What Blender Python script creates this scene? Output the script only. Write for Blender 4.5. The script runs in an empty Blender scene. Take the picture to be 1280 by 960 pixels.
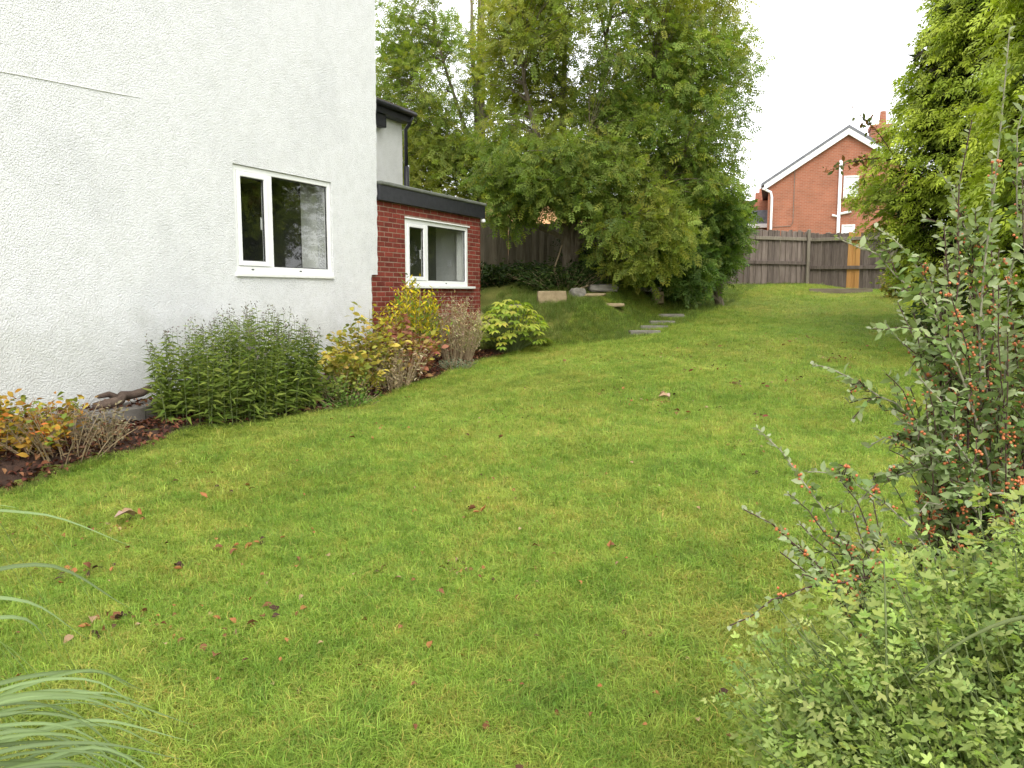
import bpy, math, random
import numpy as np
from mathutils import Vector, Matrix
R_ = math.radians
rng = np.random.default_rng(11)
random.seed(5)
scene = bpy.context.scene
col = scene.collection

# ------------------------------------------------------------------ camera, sky, sun, exposure
CAM_H = 1.1; YAW = R_(25.6); PITCH = R_(6.45)
cd = bpy.data.cameras.new('camera'); cam = bpy.data.objects.new('camera', cd); col.objects.link(cam)
cam.location = (0, 0, CAM_H); cam.rotation_euler = (math.pi/2 - PITCH, 0, YAW)
cd.sensor_width = 36; cd.lens = 28.125; cd.clip_start = .05; cd.clip_end = 3000
scene.camera = cam

SUN_AZ, SUN_EL = R_(150), R_(46)
w = bpy.data.worlds.new('World'); scene.world = w; w.use_nodes = True
nt = w.node_tree; nt.nodes.clear()
sky = nt.nodes.new('ShaderNodeTexSky'); sky.sky_type = 'NISHITA'; sky.sun_disc = False
sky.sun_elevation = SUN_EL; sky.sun_rotation = SUN_AZ; sky.dust_density = 4; sky.air_density = 1.2
hs = nt.nodes.new('ShaderNodeHueSaturation'); hs.inputs['Saturation'].default_value = .12
mx = nt.nodes.new('ShaderNodeMix'); mx.data_type = 'RGBA'; mx.inputs[0].default_value = .72
mx.inputs[7].default_value = (11.4, 11.5, 11.7, 1)            # even cloud cover
bg = nt.nodes.new('ShaderNodeBackground'); bg.inputs[1].default_value = .15
ow = nt.nodes.new('ShaderNodeOutputWorld')
nt.links.new(sky.outputs[0], hs.inputs['Color']); nt.links.new(hs.outputs[0], mx.inputs[6])
nt.links.new(mx.outputs[2], bg.inputs[0]); nt.links.new(bg.outputs[0], ow.inputs[0])
sd = bpy.data.lights.new('sun', 'SUN'); sun = bpy.data.objects.new('sun', sd); col.objects.link(sun)
sd.energy = 1.0; sd.angle = R_(28); sd.color = (1, .96, .88)
sv = Vector((math.sin(SUN_AZ)*math.cos(SUN_EL), math.cos(SUN_AZ)*math.cos(SUN_EL), math.sin(SUN_EL)))
sun.rotation_euler = sv.to_track_quat('Z', 'Y').to_euler(); sun.location = sv*40
vs = scene.view_settings; vs.view_transform = 'Standard'; vs.look = 'None'; vs.gamma = 1; vs.use_curve_mapping = False
vs.exposure = 0.74
scene.render.engine = 'CYCLES'
scene.cycles.max_bounces = 5; scene.cycles.diffuse_bounces = 3; scene.cycles.glossy_bounces = 2; scene.cycles.transmission_bounces = 3; scene.cycles.transparent_max_bounces = 8
scene.cycles.use_denoising = True; scene.cycles.use_adaptive_sampling = True; scene.cycles.adaptive_threshold = .02

# ------------------------------------------------------------------ helpers
_fh = np.array([-math.sin(YAW), math.cos(YAW), 0]); _r = np.array([math.cos(YAW), math.sin(YAW), 0]); _z = np.array([0, 0, 1.])
_fw = _fh*math.cos(PITCH) - _z*math.sin(PITCH); _up = _fh*math.sin(PITCH) + _z*math.cos(PITCH)
def at(u, v, t):
    """place measured from the photograph: pixel and depth in metres -> world point"""
    return np.array([0, 0, CAM_H]) + t*(_fw + _r*(u-640)/1000 + _up*(480-v)/1000)
def seen(P):
    """(u, v, depth) of world points, used only to choose which pieces become separate parts"""
    q = np.asarray(P) - np.array([0, 0, CAM_H]); d = q @ _fw
    d = np.where(d < .05, .05, d)
    return 640 + 1000*(q @ _r)/d, 480 - 1000*(q @ _up)/d, q @ _fw

def link(o, parent=None):
    col.objects.link(o)
    if parent is not None: o.parent = parent
    return o
def tag(o, label=None, cat=None, group=None, kind=None):
    if label: o['label'] = label
    if cat: o['category'] = cat
    if group: o['group'] = group
    if kind: o['kind'] = kind
    return o
def empty(name, loc, label, cat, group=None):
    o = link(bpy.data.objects.new(name, None)); o.location = [float(c) for c in loc]; o.empty_display_size = .2
    return tag(o, label, cat, group)
def np_mesh(name, v, f, mats, colors=None, smooth=False):
    """v (n,3) array, f list of index tuples or (m,k) array"""
    me = bpy.data.meshes.new(name)
    v = np.asarray(v, np.float32)
    if isinstance(f, np.ndarray):
        k = f.shape[1]; m = f.shape[0]
        me.vertices.add(len(v)); me.vertices.foreach_set('co', v.ravel())
        me.loops.add(m*k); me.loops.foreach_set('vertex_index', f.astype(np.int32).ravel())
        me.polygons.add(m); me.polygons.foreach_set('loop_start', np.arange(0, m*k, k, dtype=np.int32))
    else:
        me.from_pydata([tuple(map(float, p)) for p in v], [], f)
    if smooth: me.polygons.foreach_set('use_smooth', np.ones(len(me.polygons), bool))
    if colors is not None:
        a = me.color_attributes.new('Col', 'FLOAT_COLOR', 'POINT')
        c = np.ones((len(v), 4), np.float32); c[:, :3] = colors
        a.data.foreach_set('color', c.ravel())
    me.update(); me.validate()
    if not isinstance(mats, (list, tuple)): mats = [mats]
    for m_ in mats: me.materials.append(m_)
    return me
def obj(name, me, parent=None, kind=None):
    o = bpy.data.objects.new(name, me); link(o, parent)
    if parent is not None and parent.parent is None and False: pass
    if kind: o['kind'] = kind
    return o

class MB:
    def __init__(s): s.v = []; s.f = []
    def add(s, v, f):
        n = len(s.v); s.v += [tuple(map(float, p)) for p in v]; s.f += [tuple(i+n for i in q) for q in f]; return s
    def box(s, x0, x1, y0, y1, z0, z1, b=0.0, M=None):
        if b <= 0:
            v = [(x, y, z) for z in (z0, z1) for y in (y0, y1) for x in (x0, x1)]
            f = [(0,2,3,1), (4,5,7,6), (0,1,5,4), (2,6,7,3), (0,4,6,2), (1,3,7,5)]
        else:
            v = []; f = []
            c = [(x0, x1), (y0, y1), (z0, z1)]
            idx = {}
            for sx in (0, 1):
                for sy in (0, 1):
                    for sz in (0, 1):
                        p = [c[0][sx], c[1][sy], c[2][sz]]; d = [b if q == 0 else -b for q in (sx, sy, sz)]
                        for ax in range(3):          # vertex lying on face of axis ax
                            q = [p[i] + (0 if i == ax else d[i]) for i in range(3)]
                            idx[(sx, sy, sz, ax)] = len(v); v.append(q)
            def k(sx, sy, sz, ax): return idx[(sx, sy, sz, ax)]
            for sgn in (0, 1):
                q = [k(sgn,0,0,0), k(sgn,1,0,0), k(sgn,1,1,0), k(sgn,0,1,0)]; f.append(q if sgn else q[::-1])
                q = [k(0,sgn,0,1), k(0,sgn,1,1), k(1,sgn,1,1), k(1,sgn,0,1)]; f.append(q if sgn else q[::-1])
                q = [k(0,0,sgn,2), k(1,0,sgn,2), k(1,1,sgn,2), k(0,1,sgn,2)]; f.append(q if sgn else q[::-1])
            for a in (0, 1):
                for e in (0, 1):
                    fl = lambda q: q
                    f.append([k(a,e,0,0), k(a,e,1,0), k(a,e,1,1), k(a,e,0,1)])
                    f.append([k(a,0,e,0), k(a,1,e,0), k(a,1,e,2), k(a,0,e,2)])
                    f.append([k(0,a,e,1), k(1,a,e,1), k(1,a,e,2), k(0,a,e,2)])
            for sx in (0, 1):
                for sy in (0, 1):
                    for sz in (0, 1): f.append([k(sx,sy,sz,0), k(sx,sy,sz,1), k(sx,sy,sz,2)])
        if M is not None: v = [tuple(M @ Vector(p)) for p in v]
        return s.add(v, f)
    def tube(s, pts, rad, n=7, cap=True):
        pts = [np.asarray(p, float) for p in pts]
        rad = [rad]*len(pts) if np.isscalar(rad) else list(rad)
        v = []; f = []
        t0 = pts[1]-pts[0]; t0 = t0/ (np.linalg.norm(t0)+1e-9)
        a = np.cross(t0, [0, 0, 1.]) if abs(t0[2]) < .9 else np.cross(t0, [1., 0, 0]); a /= np.linalg.norm(a)
        for i, p in enumerate(pts):
            t = pts[min(i+1, len(pts)-1)] - pts[max(i-1, 0)]; t = t/(np.linalg.norm(t)+1e-9)
            a = a - t*(a @ t); a /= (np.linalg.norm(a)+1e-9); b = np.cross(t, a)
            for j in range(n):
                an = 2*math.pi*j/n; v.append(p + rad[i]*(math.cos(an)*a + math.sin(an)*b))
        for i in range(len(pts)-1):
            for j in range(n): f.append((i*n+j, i*n+(j+1) % n, (i+1)*n+(j+1) % n, (i+1)*n+j))
        if cap: f.append(tuple(range(n))[::-1]); f.append(tuple((len(pts)-1)*n+j for j in range(n)))
        return s.add(v, f)
    def mesh(s, name, mat, smooth=False): return np_mesh(name, np.array(s.v), s.f, mat, smooth=smooth)
    def build(s, name, mat, parent=None, smooth=False, kind=None): return obj(name, s.mesh(name, mat, smooth), parent, kind)
def fix(me):
    import bmesh
    bm = bmesh.new(); bm.from_mesh(me); bmesh.ops.recalc_face_normals(bm, faces=bm.faces); bm.to_mesh(me); bm.free(); return me

# ------------------------------------------------------------------ materials
def new_mat(name):
    m = bpy.data.materials.new(name); m.use_nodes = True; n = m.node_tree; n.nodes.clear()
    o = n.nodes.new('ShaderNodeOutputMaterial'); return m, n, o
def N(n, t, **kw):
    x = n.nodes.new(t)
    for k, v in kw.items(): setattr(x, k, v)
    return x
def noise(n, scale, detail=4, rough=.6, vec=None, dist=0):
    x = n.nodes.new('ShaderNodeTexNoise'); x.inputs['Scale'].default_value = scale; x.inputs['Detail'].default_value = detail
    x.inputs['Roughness'].default_value = rough; x.inputs['Distortion'].default_value = dist
    if vec: n.links.new(vec, x.inputs['Vector'])
    return x
def ramp(n, src, stops):
    x = n.nodes.new('ShaderNodeValToRGB'); e = x.color_ramp.elements
    while len(e) < len(stops): e.new(.5)
    for i, (p, c) in enumerate(stops): e[i].position = p; e[i].color = (*c, 1) if len(c) == 3 else c
    n.links.new(src, x.inputs[0]); return x
def mixc(n, fac, a, b, mode='MIX'):
    x = n.nodes.new('ShaderNodeMix'); x.data_type = 'RGBA'; x.blend_type = mode
    for s, v in ((0, fac), (6, a), (7, b)):
        if hasattr(v, 'links') or isinstance(v, bpy.types.NodeSocket): n.links.new(v, x.inputs[s])
        else: x.inputs[s].default_value = v if np.isscalar(v) else (*v, 1)
    return x.outputs[2]
def bump(n, h, strength, dist, prev=None):
    x = n.nodes.new('ShaderNodeBump'); x.inputs['Strength'].default_value = strength; x.inputs['Distance'].default_value = dist
    n.links.new(h, x.inputs['Height'])
    if prev: n.links.new(prev, x.inputs['Normal'])
    return x.outputs[0]
def principled(n, o, colr, rough=.8, nrm=None, spec=.3, metal=0):
    b = n.nodes.new('ShaderNodeBsdfPrincipled'); b.inputs['Roughness'].default_value = rough
    b.inputs['Specular IOR Level'].default_value = spec; b.inputs['Metallic'].default_value = metal
    if isinstance(colr, bpy.types.NodeSocket): n.links.new(colr, b.inputs['Base Color'])
    else: b.inputs['Base Color'].default_value = (*colr, 1)
    if nrm: n.links.new(nrm, b.inputs['Normal'])
    n.links.new(b.outputs[0], o.inputs[0]); return b
def geo_pos(n): return n.nodes.new('ShaderNodeNewGeometry').outputs['Position']
def plain(name, a, b, scale=6, rough=.6, bs=.15, bd=.004, spec=.3, stretch=None, rnd=0):
    """two-tone noise surface with fine relief; rnd = tone change from one piece to the next"""
    m, n, o = new_mat(name)
    tc = n.nodes.new('ShaderNodeTexCoord'); vec = tc.outputs['Object']
    if stretch:
        mp = n.nodes.new('ShaderNodeMapping'); mp.inputs['Scale'].default_value = stretch; n.links.new(vec, mp.inputs[0]); vec = mp.outputs[0]
    if rnd:
        oi = n.nodes.new('ShaderNodeObjectInfo'); ad = n.nodes.new('ShaderNodeVectorMath'); ad.operation = 'ADD'
        sc = n.nodes.new('ShaderNodeMath'); sc.operation = 'MULTIPLY'; sc.inputs[1].default_value = 37; n.links.new(oi.outputs['Random'], sc.inputs[0])
        n.links.new(vec, ad.inputs[0]); n.links.new(sc.outputs[0], ad.inputs[1]); vec = ad.outputs[0]
    nz = noise(n, scale, 6, .65, vec)
    c = ramp(n, nz.outputs[0], [(.3, a), (.7, b)]).outputs[0]
    if rnd:
        hv = n.nodes.new('ShaderNodeHueSaturation'); n.links.new(c, hv.inputs['Color'])
        mr = n.nodes.new('ShaderNodeMapRange'); mr.inputs[3].default_value = 1-rnd; mr.inputs[4].default_value = 1+rnd
        n.links.new(oi.outputs['Random'], mr.inputs[0]); n.links.new(mr.outputs[0], hv.inputs['Value']); c = hv.outputs[0]
    n2 = noise(n, scale*9, 4, .7, vec)
    principled(n, o, c, rough, bump(n, n2.outputs[0], bs, bd), spec)
    return m
def leaf_mat(name, trans=.44, rough=.55, patch=.22, spec=.22):
    m, n, o = new_mat(name)
    a = n.nodes.new('ShaderNodeVertexColor'); a.layer_name = 'Col'
    nz = noise(n, 2.2, 3, .6, geo_pos(n))
    v = ramp(n, nz.outputs[0], [(.3, (1-patch,)*3), (.7, (1+patch,)*3)])
    c = mixc(n, 1.0, a.outputs[0], v.outputs[0], 'MULTIPLY')
    p = n.nodes.new('ShaderNodeBsdfPrincipled'); p.inputs['Roughness'].default_value = rough; p.inputs['Specular IOR Level'].default_value = spec
    n.links.new(c, p.inputs['Base Color'])
    t = n.nodes.new('ShaderNodeBsdfTranslucent'); n.links.new(mixc(n, 1.0, c, (1.25, 1.35, .6), 'MULTIPLY'), t.inputs[0])
    mx_ = n.nodes.new('ShaderNodeMixShader'); mx_.inputs[0].default_value = trans
    n.links.new(p.outputs[0], mx_.inputs[1]); n.links.new(t.outputs[0], mx_.inputs[2]); n.links.new(mx_.outputs[0], o.inputs[0])
    return m

def m_roughcast(name, base, lo):
    m, n, o = new_mat(name); pos = geo_pos(n)
    big = noise(n, .9, 6, .6, pos); med = noise(n, 7, 4, .6, pos)
    c = ramp(n, big.outputs[0], [(.32, lo), (.52, base)]).outputs[0]
    v = n.nodes.new('ShaderNodeTexVoronoi'); v.inputs['Scale'].default_value = 62; n.links.new(pos, v.inputs['Vector'])
    nz = noise(n, 62, 3, .7, pos)
    h = n.nodes.new('ShaderNodeMath'); h.operation = 'SUBTRACT'; n.links.new(nz.outputs[0], h.inputs[0])
    h2 = n.nodes.new('ShaderNodeMath'); h2.operation = 'MULTIPLY'; h2.inputs[1].default_value = .35; n.links.new(v.outputs['Distance'], h2.inputs[0]); n.links.new(h2.outputs[0], h.inputs[1])
    spk = ramp(n, noise(n, 48, 5, .75, pos).outputs[0], [(.36, (.62, .62, .63)), (.46, (1, 1, 1))])
    c = mixc(n, .5, c, spk.outputs[0], 'MULTIPLY')
    st = ramp(n, med.outputs[0], [(.3, (.93, .93, .92)), (.6, (1, 1, 1))])
    c = mixc(n, 1.0, c, st.outputs[0], 'MULTIPLY')
    sx = n.nodes.new('ShaderNodeSeparateXYZ'); n.links.new(pos, sx.inputs[0])
    sn = n.nodes.new('ShaderNodeMath'); sn.operation = 'MULTIPLY_ADD'; sn.inputs[1].default_value = -1.1; n.links.new(noise(n, 2.6, 6, .7, pos).outputs[0], sn.inputs[0]); n.links.new(sx.outputs[2], sn.inputs[2])
    c = mixc(n, 1.0, c, ramp(n, sn.outputs[0], [(-.0, (.84, .845, .81)), (.4, (1, 1, 1))]).outputs[0], 'MULTIPLY')
    b = bump(n, h.outputs[0], 1.0, .018, bump(n, big.outputs[0], .3, .03))
    principled(n, o, c, .85, b, .2); return m
def m_glass():
    m, n, o = new_mat('window_glass')
    tr = n.nodes.new('ShaderNodeBsdfTransparent'); tr.inputs[0].default_value = (.96, .98, .96, 1)
    gl = n.nodes.new('ShaderNodeBsdfGlossy'); gl.inputs['Roughness'].default_value = .02
    lw = n.nodes.new('ShaderNodeLayerWeight'); lw.inputs[0].default_value = .5
    pw = n.nodes.new('ShaderNodeMath'); pw.operation = 'POWER'; pw.inputs[1].default_value = 4; n.links.new(lw.outputs['Facing'], pw.inputs[0])
    fr = n.nodes.new('ShaderNodeMath'); fr.operation = 'MULTIPLY_ADD'; fr.inputs[1].default_value = .85; fr.inputs[2].default_value = .105; n.links.new(pw.outputs[0], fr.inputs[0])
    nz = noise(n, 1.5, 2, .5, geo_pos(n)); n.links.new(bump(n, nz.outputs[0], .02, .02), gl.inputs['Normal'])
    mx_ = n.nodes.new('ShaderNodeMixShader'); n.links.new(fr.outputs[0], mx_.inputs[0])
    n.links.new(tr.outputs[0], mx_.inputs[1]); n.links.new(gl.outputs[0], mx_.inputs[2]); n.links.new(mx_.outputs[0], o.inputs[0]); return m
def m_brickwall(name, a, b, mortar, sc):
    m, n, o = new_mat(name); tc = n.nodes.new('ShaderNodeTexCoord')
    br = n.nodes.new('ShaderNodeTexBrick'); br.inputs['Scale'].default_value = sc
    br.inputs['Color1'].default_value = (*a, 1); br.inputs['Color2'].default_value = (*b, 1); br.inputs['Mortar'].default_value = (*mortar, 1)
    br.inputs['Mortar Size'].default_value = .012; br.inputs['Brick Width'].default_value = .225; br.inputs['Row Height'].default_value = .075; br.inputs['Bias'].default_value = -.2
    mp = n.nodes.new('ShaderNodeMapping'); mp.inputs['Rotation'].default_value = (math.pi/2, 0, 0)
    n.links.new(tc.outputs['Object'], mp.inputs[0]); n.links.new(mp.outputs[0], br.inputs[0])
    nz = noise(n, 1.3, 5, .6, tc.outputs['Object'])
    c = mixc(n, 1.0, br.outputs[0], ramp(n, nz.outputs[0], [(.3, (.8, .8, .8)), (.7, (1.15, 1.1, 1.1))]).outputs[0], 'MULTIPLY')
    principled(n, o, c, .9, bump(n, br.outputs['Fac'], -.3, .01)); return m

M = {}
M['render'] = m_roughcast('white_roughcast', (.795, .80, .80), (.73, .735, .74))
M['render2'] = m_roughcast('old_roughcast', (.79, .79, .77), (.70, .70, .69))
M['upvc'] = plain('white_upvc', (.78, .79, .77), (.83, .83, .82), 3, .35, .02, .001, .4)
M['sealant'] = plain('dark_gasket', (.03, .03, .03), (.05, .05, .05), 5, .6)
M['sill'] = plain('painted_sill', (.72, .72, .69), (.82, .82, .8), 8, .5, .05)
M['glass'] = m_glass()
M['brick'] = plain('red_brick', (.13, .023, .015), (.215, .042, .027), 9, .85, .35, .004, .25, None, .28)
M['mortar'] = plain('mortar', (.22, .15, .105), (.32, .235, .175), 20, .95, .3)
M['black'] = plain('black_paint', (.010, .010, .013), (.03, .03, .036), 12, .45, .12, .003, .4)
M['felt'] = plain('roof_felt', (.10, .11, .09), (.17, .175, .15), 9, .95, .4, .006)
M['tile'] = plain('roof_tile', (.085, .06, .048), (.15, .105, .08), 7, .9, .3, .005, .2, None, .2)
M['plaster'] = plain('room_plaster', (.74, .75, .70), (.8, .8, .76), 1.5, .8, .05)
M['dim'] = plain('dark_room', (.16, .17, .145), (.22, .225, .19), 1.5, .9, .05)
M['chrome'] = plain('chrome', (.5, .5, .5), (.6, .6, .6), 5, .15, 0.0, .001, .9)
M['wood_old'] = plain('weathered_fence_wood', (.10, .077, .064), (.215, .175, .15), 3.2, .95, .5, .004, .15, (7, 7, .7), .25)
M['wood_dark'] = plain('damp_fence_wood', (.12, .10, .072), (.21, .18, .135), 3.2, .95, .5, .004, .15, (7, 7, .7), .22)
M['wood_new'] = plain('new_pine_board', (.38, .185, .06), (.52, .28, .095), 3, .75, .3, .003, .2, (7, 7, .5), .12)
M['post'] = plain('fence_post_wood', (.15, .128, .098), (.24, .21, .165), 4, .95, .4, .004, .15, (6, 6, .6), .1)
M['sleeper'] = plain('sleeper_wood', (.15, .12, .085), (.26, .215, .16), 4, .95, .5, .006, .15, (.6, 5, 5))
M['stone'] = plain('sandstone', (.20, .15, .085), (.38, .30, .18), 5, .95, .7, .012, .15, None, .2)
M['stone_grey'] = plain('grey_garden_stone', (.14, .13, .11), (.27, .25, .21), 6, .95, .7, .012, .15, None, .2)
M['concrete'] = plain('mossy_concrete', (.10, .09, .078), (.20, .185, .165), 4, .95, .6, .008, .15, None, .15)
M['bark'] = plain('bark', (.11, .09, .06), (.24, .2, .145), 8, .95, .8, .015, .1, (3, 3, .6))
M['bark_dark'] = plain('dark_twig_bark', (.05, .028, .022), (.10, .06, .05), 12, .8, .4, .003, .2)
M['cane'] = plain('pale_cane', (.19, .175, .12), (.30, .28, .2), 10, .8, .3, .003)
M['twig'] = plain('dry_stem', (.22, .16, .09), (.36, .28, .17), 12, .9, .3, .003)
M['stemgreen'] = plain('green_stem', (.09, .12, .04), (.14, .17, .06), 12, .7, .2, .003)
M['soil'] = plain('leaf_mould_soil', (.03, .018, .012), (.085, .045, .03), 12, .97, .8, .02)
M['log'] = plain('log_bark', (.06, .042, .034), (.15, .11, .085), 9, .95, .8, .012, .1)
M['berry'] = plain('orange_berry', (.42, .10, .03), (.58, .20, .07), 30, .4, .05, .001, .5)
M['farbrick'] = m_brickwall('far_red_brick', (.35, .125, .068), (.28, .095, .052), (.33, .19, .13), 1)
M['slate'] = plain('grey_roof_tile', (.12, .125, .14), (.2, .2, .215), 5, .8, .3, .005, .3, None, .12)
M['whitewood'] = plain('white_board', (.78, .78, .78), (.85, .85, .85), 5, .5, .04)
M['net'] = plain('net_curtain', (.6, .62, .64), (.8, .8, .8), 14, .9, .1)
M['leaf'] = leaf_mat('leaf')
M['leafdull'] = leaf_mat('matt_leaf', .28, .7, .2, .1)
M['conifer'] = leaf_mat('conifer_scale_leaf', .25, .6, .22, .2)
M['grassblade'] = leaf_mat('pampas_blade', .3, .6, .08, .2)
M['dead'] = leaf_mat('dead_leaf', .1, .9, .15, .05)

def m_lawn(name, tones, dry):
    m, n, o = new_mat(name); pos = geo_pos(n)
    n1 = noise(n, .55, 5, .62, pos); n2 = noise(n, 3.5, 4, .6, pos)
    ad = n.nodes.new('ShaderNodeMath'); ad.operation = 'MULTIPLY_ADD'; ad.inputs[1].default_value = .55; n.links.new(n2.outputs[0], ad.inputs[0])
    sc = n.nodes.new('ShaderNodeMath'); sc.operation = 'MULTIPLY'; sc.inputs[1].default_value = .5; n.links.new(n1.outputs[0], sc.inputs[0]); n.links.new(sc.outputs[0], ad.inputs[2])
    c = ramp(n, ad.outputs[0], [(.36, tones[0]), (.5, tones[1]), (.66, tones[2])]).outputs[0]
    oi = n.nodes.new('ShaderNodeObjectInfo')
    rr = ramp(n, oi.outputs['Random'], [(0, (.7, .74, .65)), (.75, (1.15, 1.14, 1.05)), (.97, (1.5, 1.32, 1.4))])
    c = mixc(n, 1.0, c, rr.outputs[0], 'MULTIPLY')
    a = n.nodes.new('ShaderNodeVertexColor'); a.layer_name = 'Col'
    c = mixc(n, 1.0, c, a.outputs[0], 'MULTIPLY')
    p = n.nodes.new('ShaderNodeBsdfPrincipled'); p.inputs['Roughness'].default_value = .5; p.inputs['Specular IOR Level'].default_value = .3
    n.links.new(c, p.inputs['Base Color'])
    t = n.nodes.new('ShaderNodeBsdfTranslucent'); n.links.new(c, t.inputs[0])
    mx_ = n.nodes.new('ShaderNodeMixShader'); mx_.inputs[0].default_value = .45
    n.links.new(p.outputs[0], mx_.inputs[1]); n.links.new(t.outputs[0], mx_.inputs[2]); n.links.new(mx_.outputs[0], o.inputs[0]); return m
M['lawn'] = m_lawn('lawn_blades', [(.225, .335, .054), (.33, .43, .074), (.475, .49, .108)], 0)
M['rough'] = m_lawn('rough_grass_blades', [(.12, .195, .035), (.165, .245, .045), (.22, .295, .06)], 0)
def m_ground():
    m, n, o = new_mat('turf_soil'); pos = geo_pos(n)
    n1 = noise(n, 1.2, 5, .6, pos); n2 = noise(n, 40, 4, .7, pos)
    c = ramp(n, n1.outputs[0], [(.35, (.10, .125, .028)), (.65, (.17, .17, .045))]).outputs[0]
    c = mixc(n, 1.0, c, ramp(n, n2.outputs[0], [(.3, (.55, .55, .5)), (.7, (1.3, 1.3, 1.2))]).outputs[0], 'MULTIPLY')
    principled(n, o, c, .95, bump(n, n2.outputs[0], .8, .02), .1); return m
M['ground'] = m_ground()

# ------------------------------------------------------------------ terrain
WX = -7.034                                   # face of the white wall
FA = np.array([-9.9, 17.8]); FB = np.array([-2.45, 26.05]); FC = np.array([.5, 25.3])   # fence line
def sm(t): t = np.clip(t, 0, 1); return t*t*(3-2*t)
def gz(x, y):
    x = np.asarray(x, float); y = np.asarray(y, float)
    yc = np.clip(y, -6, 24)
    z = -.6 + .072*yc
    z = z - .20*sm((-x-2.5)/3.5)*sm((y-4.5)/4)*sm((17-y)/5)
    # bank and tree mound at the back left
    z = z + .52*sm((y-12.3-.35*np.clip(x+7, 0, 6))/1.5)*sm((-x-4.2)/1.1)*sm((22-y)/4)
    z = z + .55*np.exp(-(((x+7.3)/2.2)**2 + ((y-17.2)/1.5)**2))
    n_ = (FB-FA)/np.linalg.norm(FB-FA); nn = np.array([n_[1], -n_[0]])
    d = (x-FA[0])*nn[0] + (y-FA[1])*nn[1]
    k = sm(1-d/3.2)*sm((y-14)/4)*sm((-x+0.2)/2.6)
    z = z*(1-k) + 1.32*k
    # planting bed along the wall
    b = sm((-x-5.75)/.45)*sm((12.8-y)/1.2)
    bed = np.maximum(z+.03, -.16 + .0*y); z = z*(1-b) + bed*b
    z = z + .025*np.sin(1.3*x+.7*y)*np.sin(.9*y-1.1*x+1) + .012*np.sin(4.1*x+1)*np.sin(3.7*y)
    return z
xs = np.concatenate([[-400, -150, -60, -30, -18], np.arange(-12, 4.01, .2), [6, 9, 14, 25, 60, 150, 400]])
ys = np.concatenate([[-200, -60, -20, -10], np.arange(-6, 28.01, .2), [30, 34, 40, 60, 120, 300, 900]])
X, Y = np.meshgrid(xs, ys); Z = gz(X, Y)
nx, ny = len(xs), len(ys)
i, j = np.meshgrid(np.arange(nx-1), np.arange(ny-1)); i = i.ravel(); j = j.ravel()
F = np.stack([j*nx+i, j*nx+i+1, (j+1)*nx+i+1, (j+1)*nx+i], 1)
g = obj('ground', np_mesh('ground', np.stack([X.ravel(), Y.ravel(), Z.ravel()], 1), F, M['ground'], smooth=True)); g['kind'] = 'structure'
g['label'] = 'sloping garden lawn ground rising to the back fence'

# soil of the bed along the wall, one sheet just above the ground
def edge_x(y): return -5.85 + .06*np.sin(2.1*y) + .05*np.sin(5.3*y+1) + .12*sm((y-6)/2)*sm((10-y)/2)
yb = np.arange(1.0, 12.61, .15); xb = np.linspace(0, 1, 9)
v = []; 
for y in yb:
    for s in xb:
        x = WX+.0 + (edge_x(y)-WX)*s; zz = gz(x, y) + .012 + .02*math.sin(17*x)*math.sin(13*y)*(1 if s < 1 else 0)
        if s == 1: zz -= .04
        v.append((x, y, zz))
k = len(xb); F = np.array([(a*k+b, a*k+b+1, (a+1)*k+b+1, (a+1)*k+b) for a in range(len(yb)-1) for b in range(k-1)])
bed = obj('garden_bed', np_mesh('garden_bed', np.array(v), F, M['soil'], smooth=True)); bed['kind'] = 'structure'; bed['label'] = 'dark leaf-mould planting bed along the white wall'

# paving strip against the wall, slab by slab
path = link(bpy.data.objects.new('paving_path', None)); path['kind'] = 'structure'; path['label'] = 'narrow concrete slab strip at the foot of the white wall'
y = 1.2; kk = 0
while y < 9.6:
    L = .58 + .05*random.random(); m = MB(); t = random.uniform(-.012, .012)
    m.box(WX+.006, WX+.46+random.uniform(-.02, .02), y, y+L-.012, -.22, -.004+t, .012)
    fix(m.build('slab', M['concrete'], path).data); y += L
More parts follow.
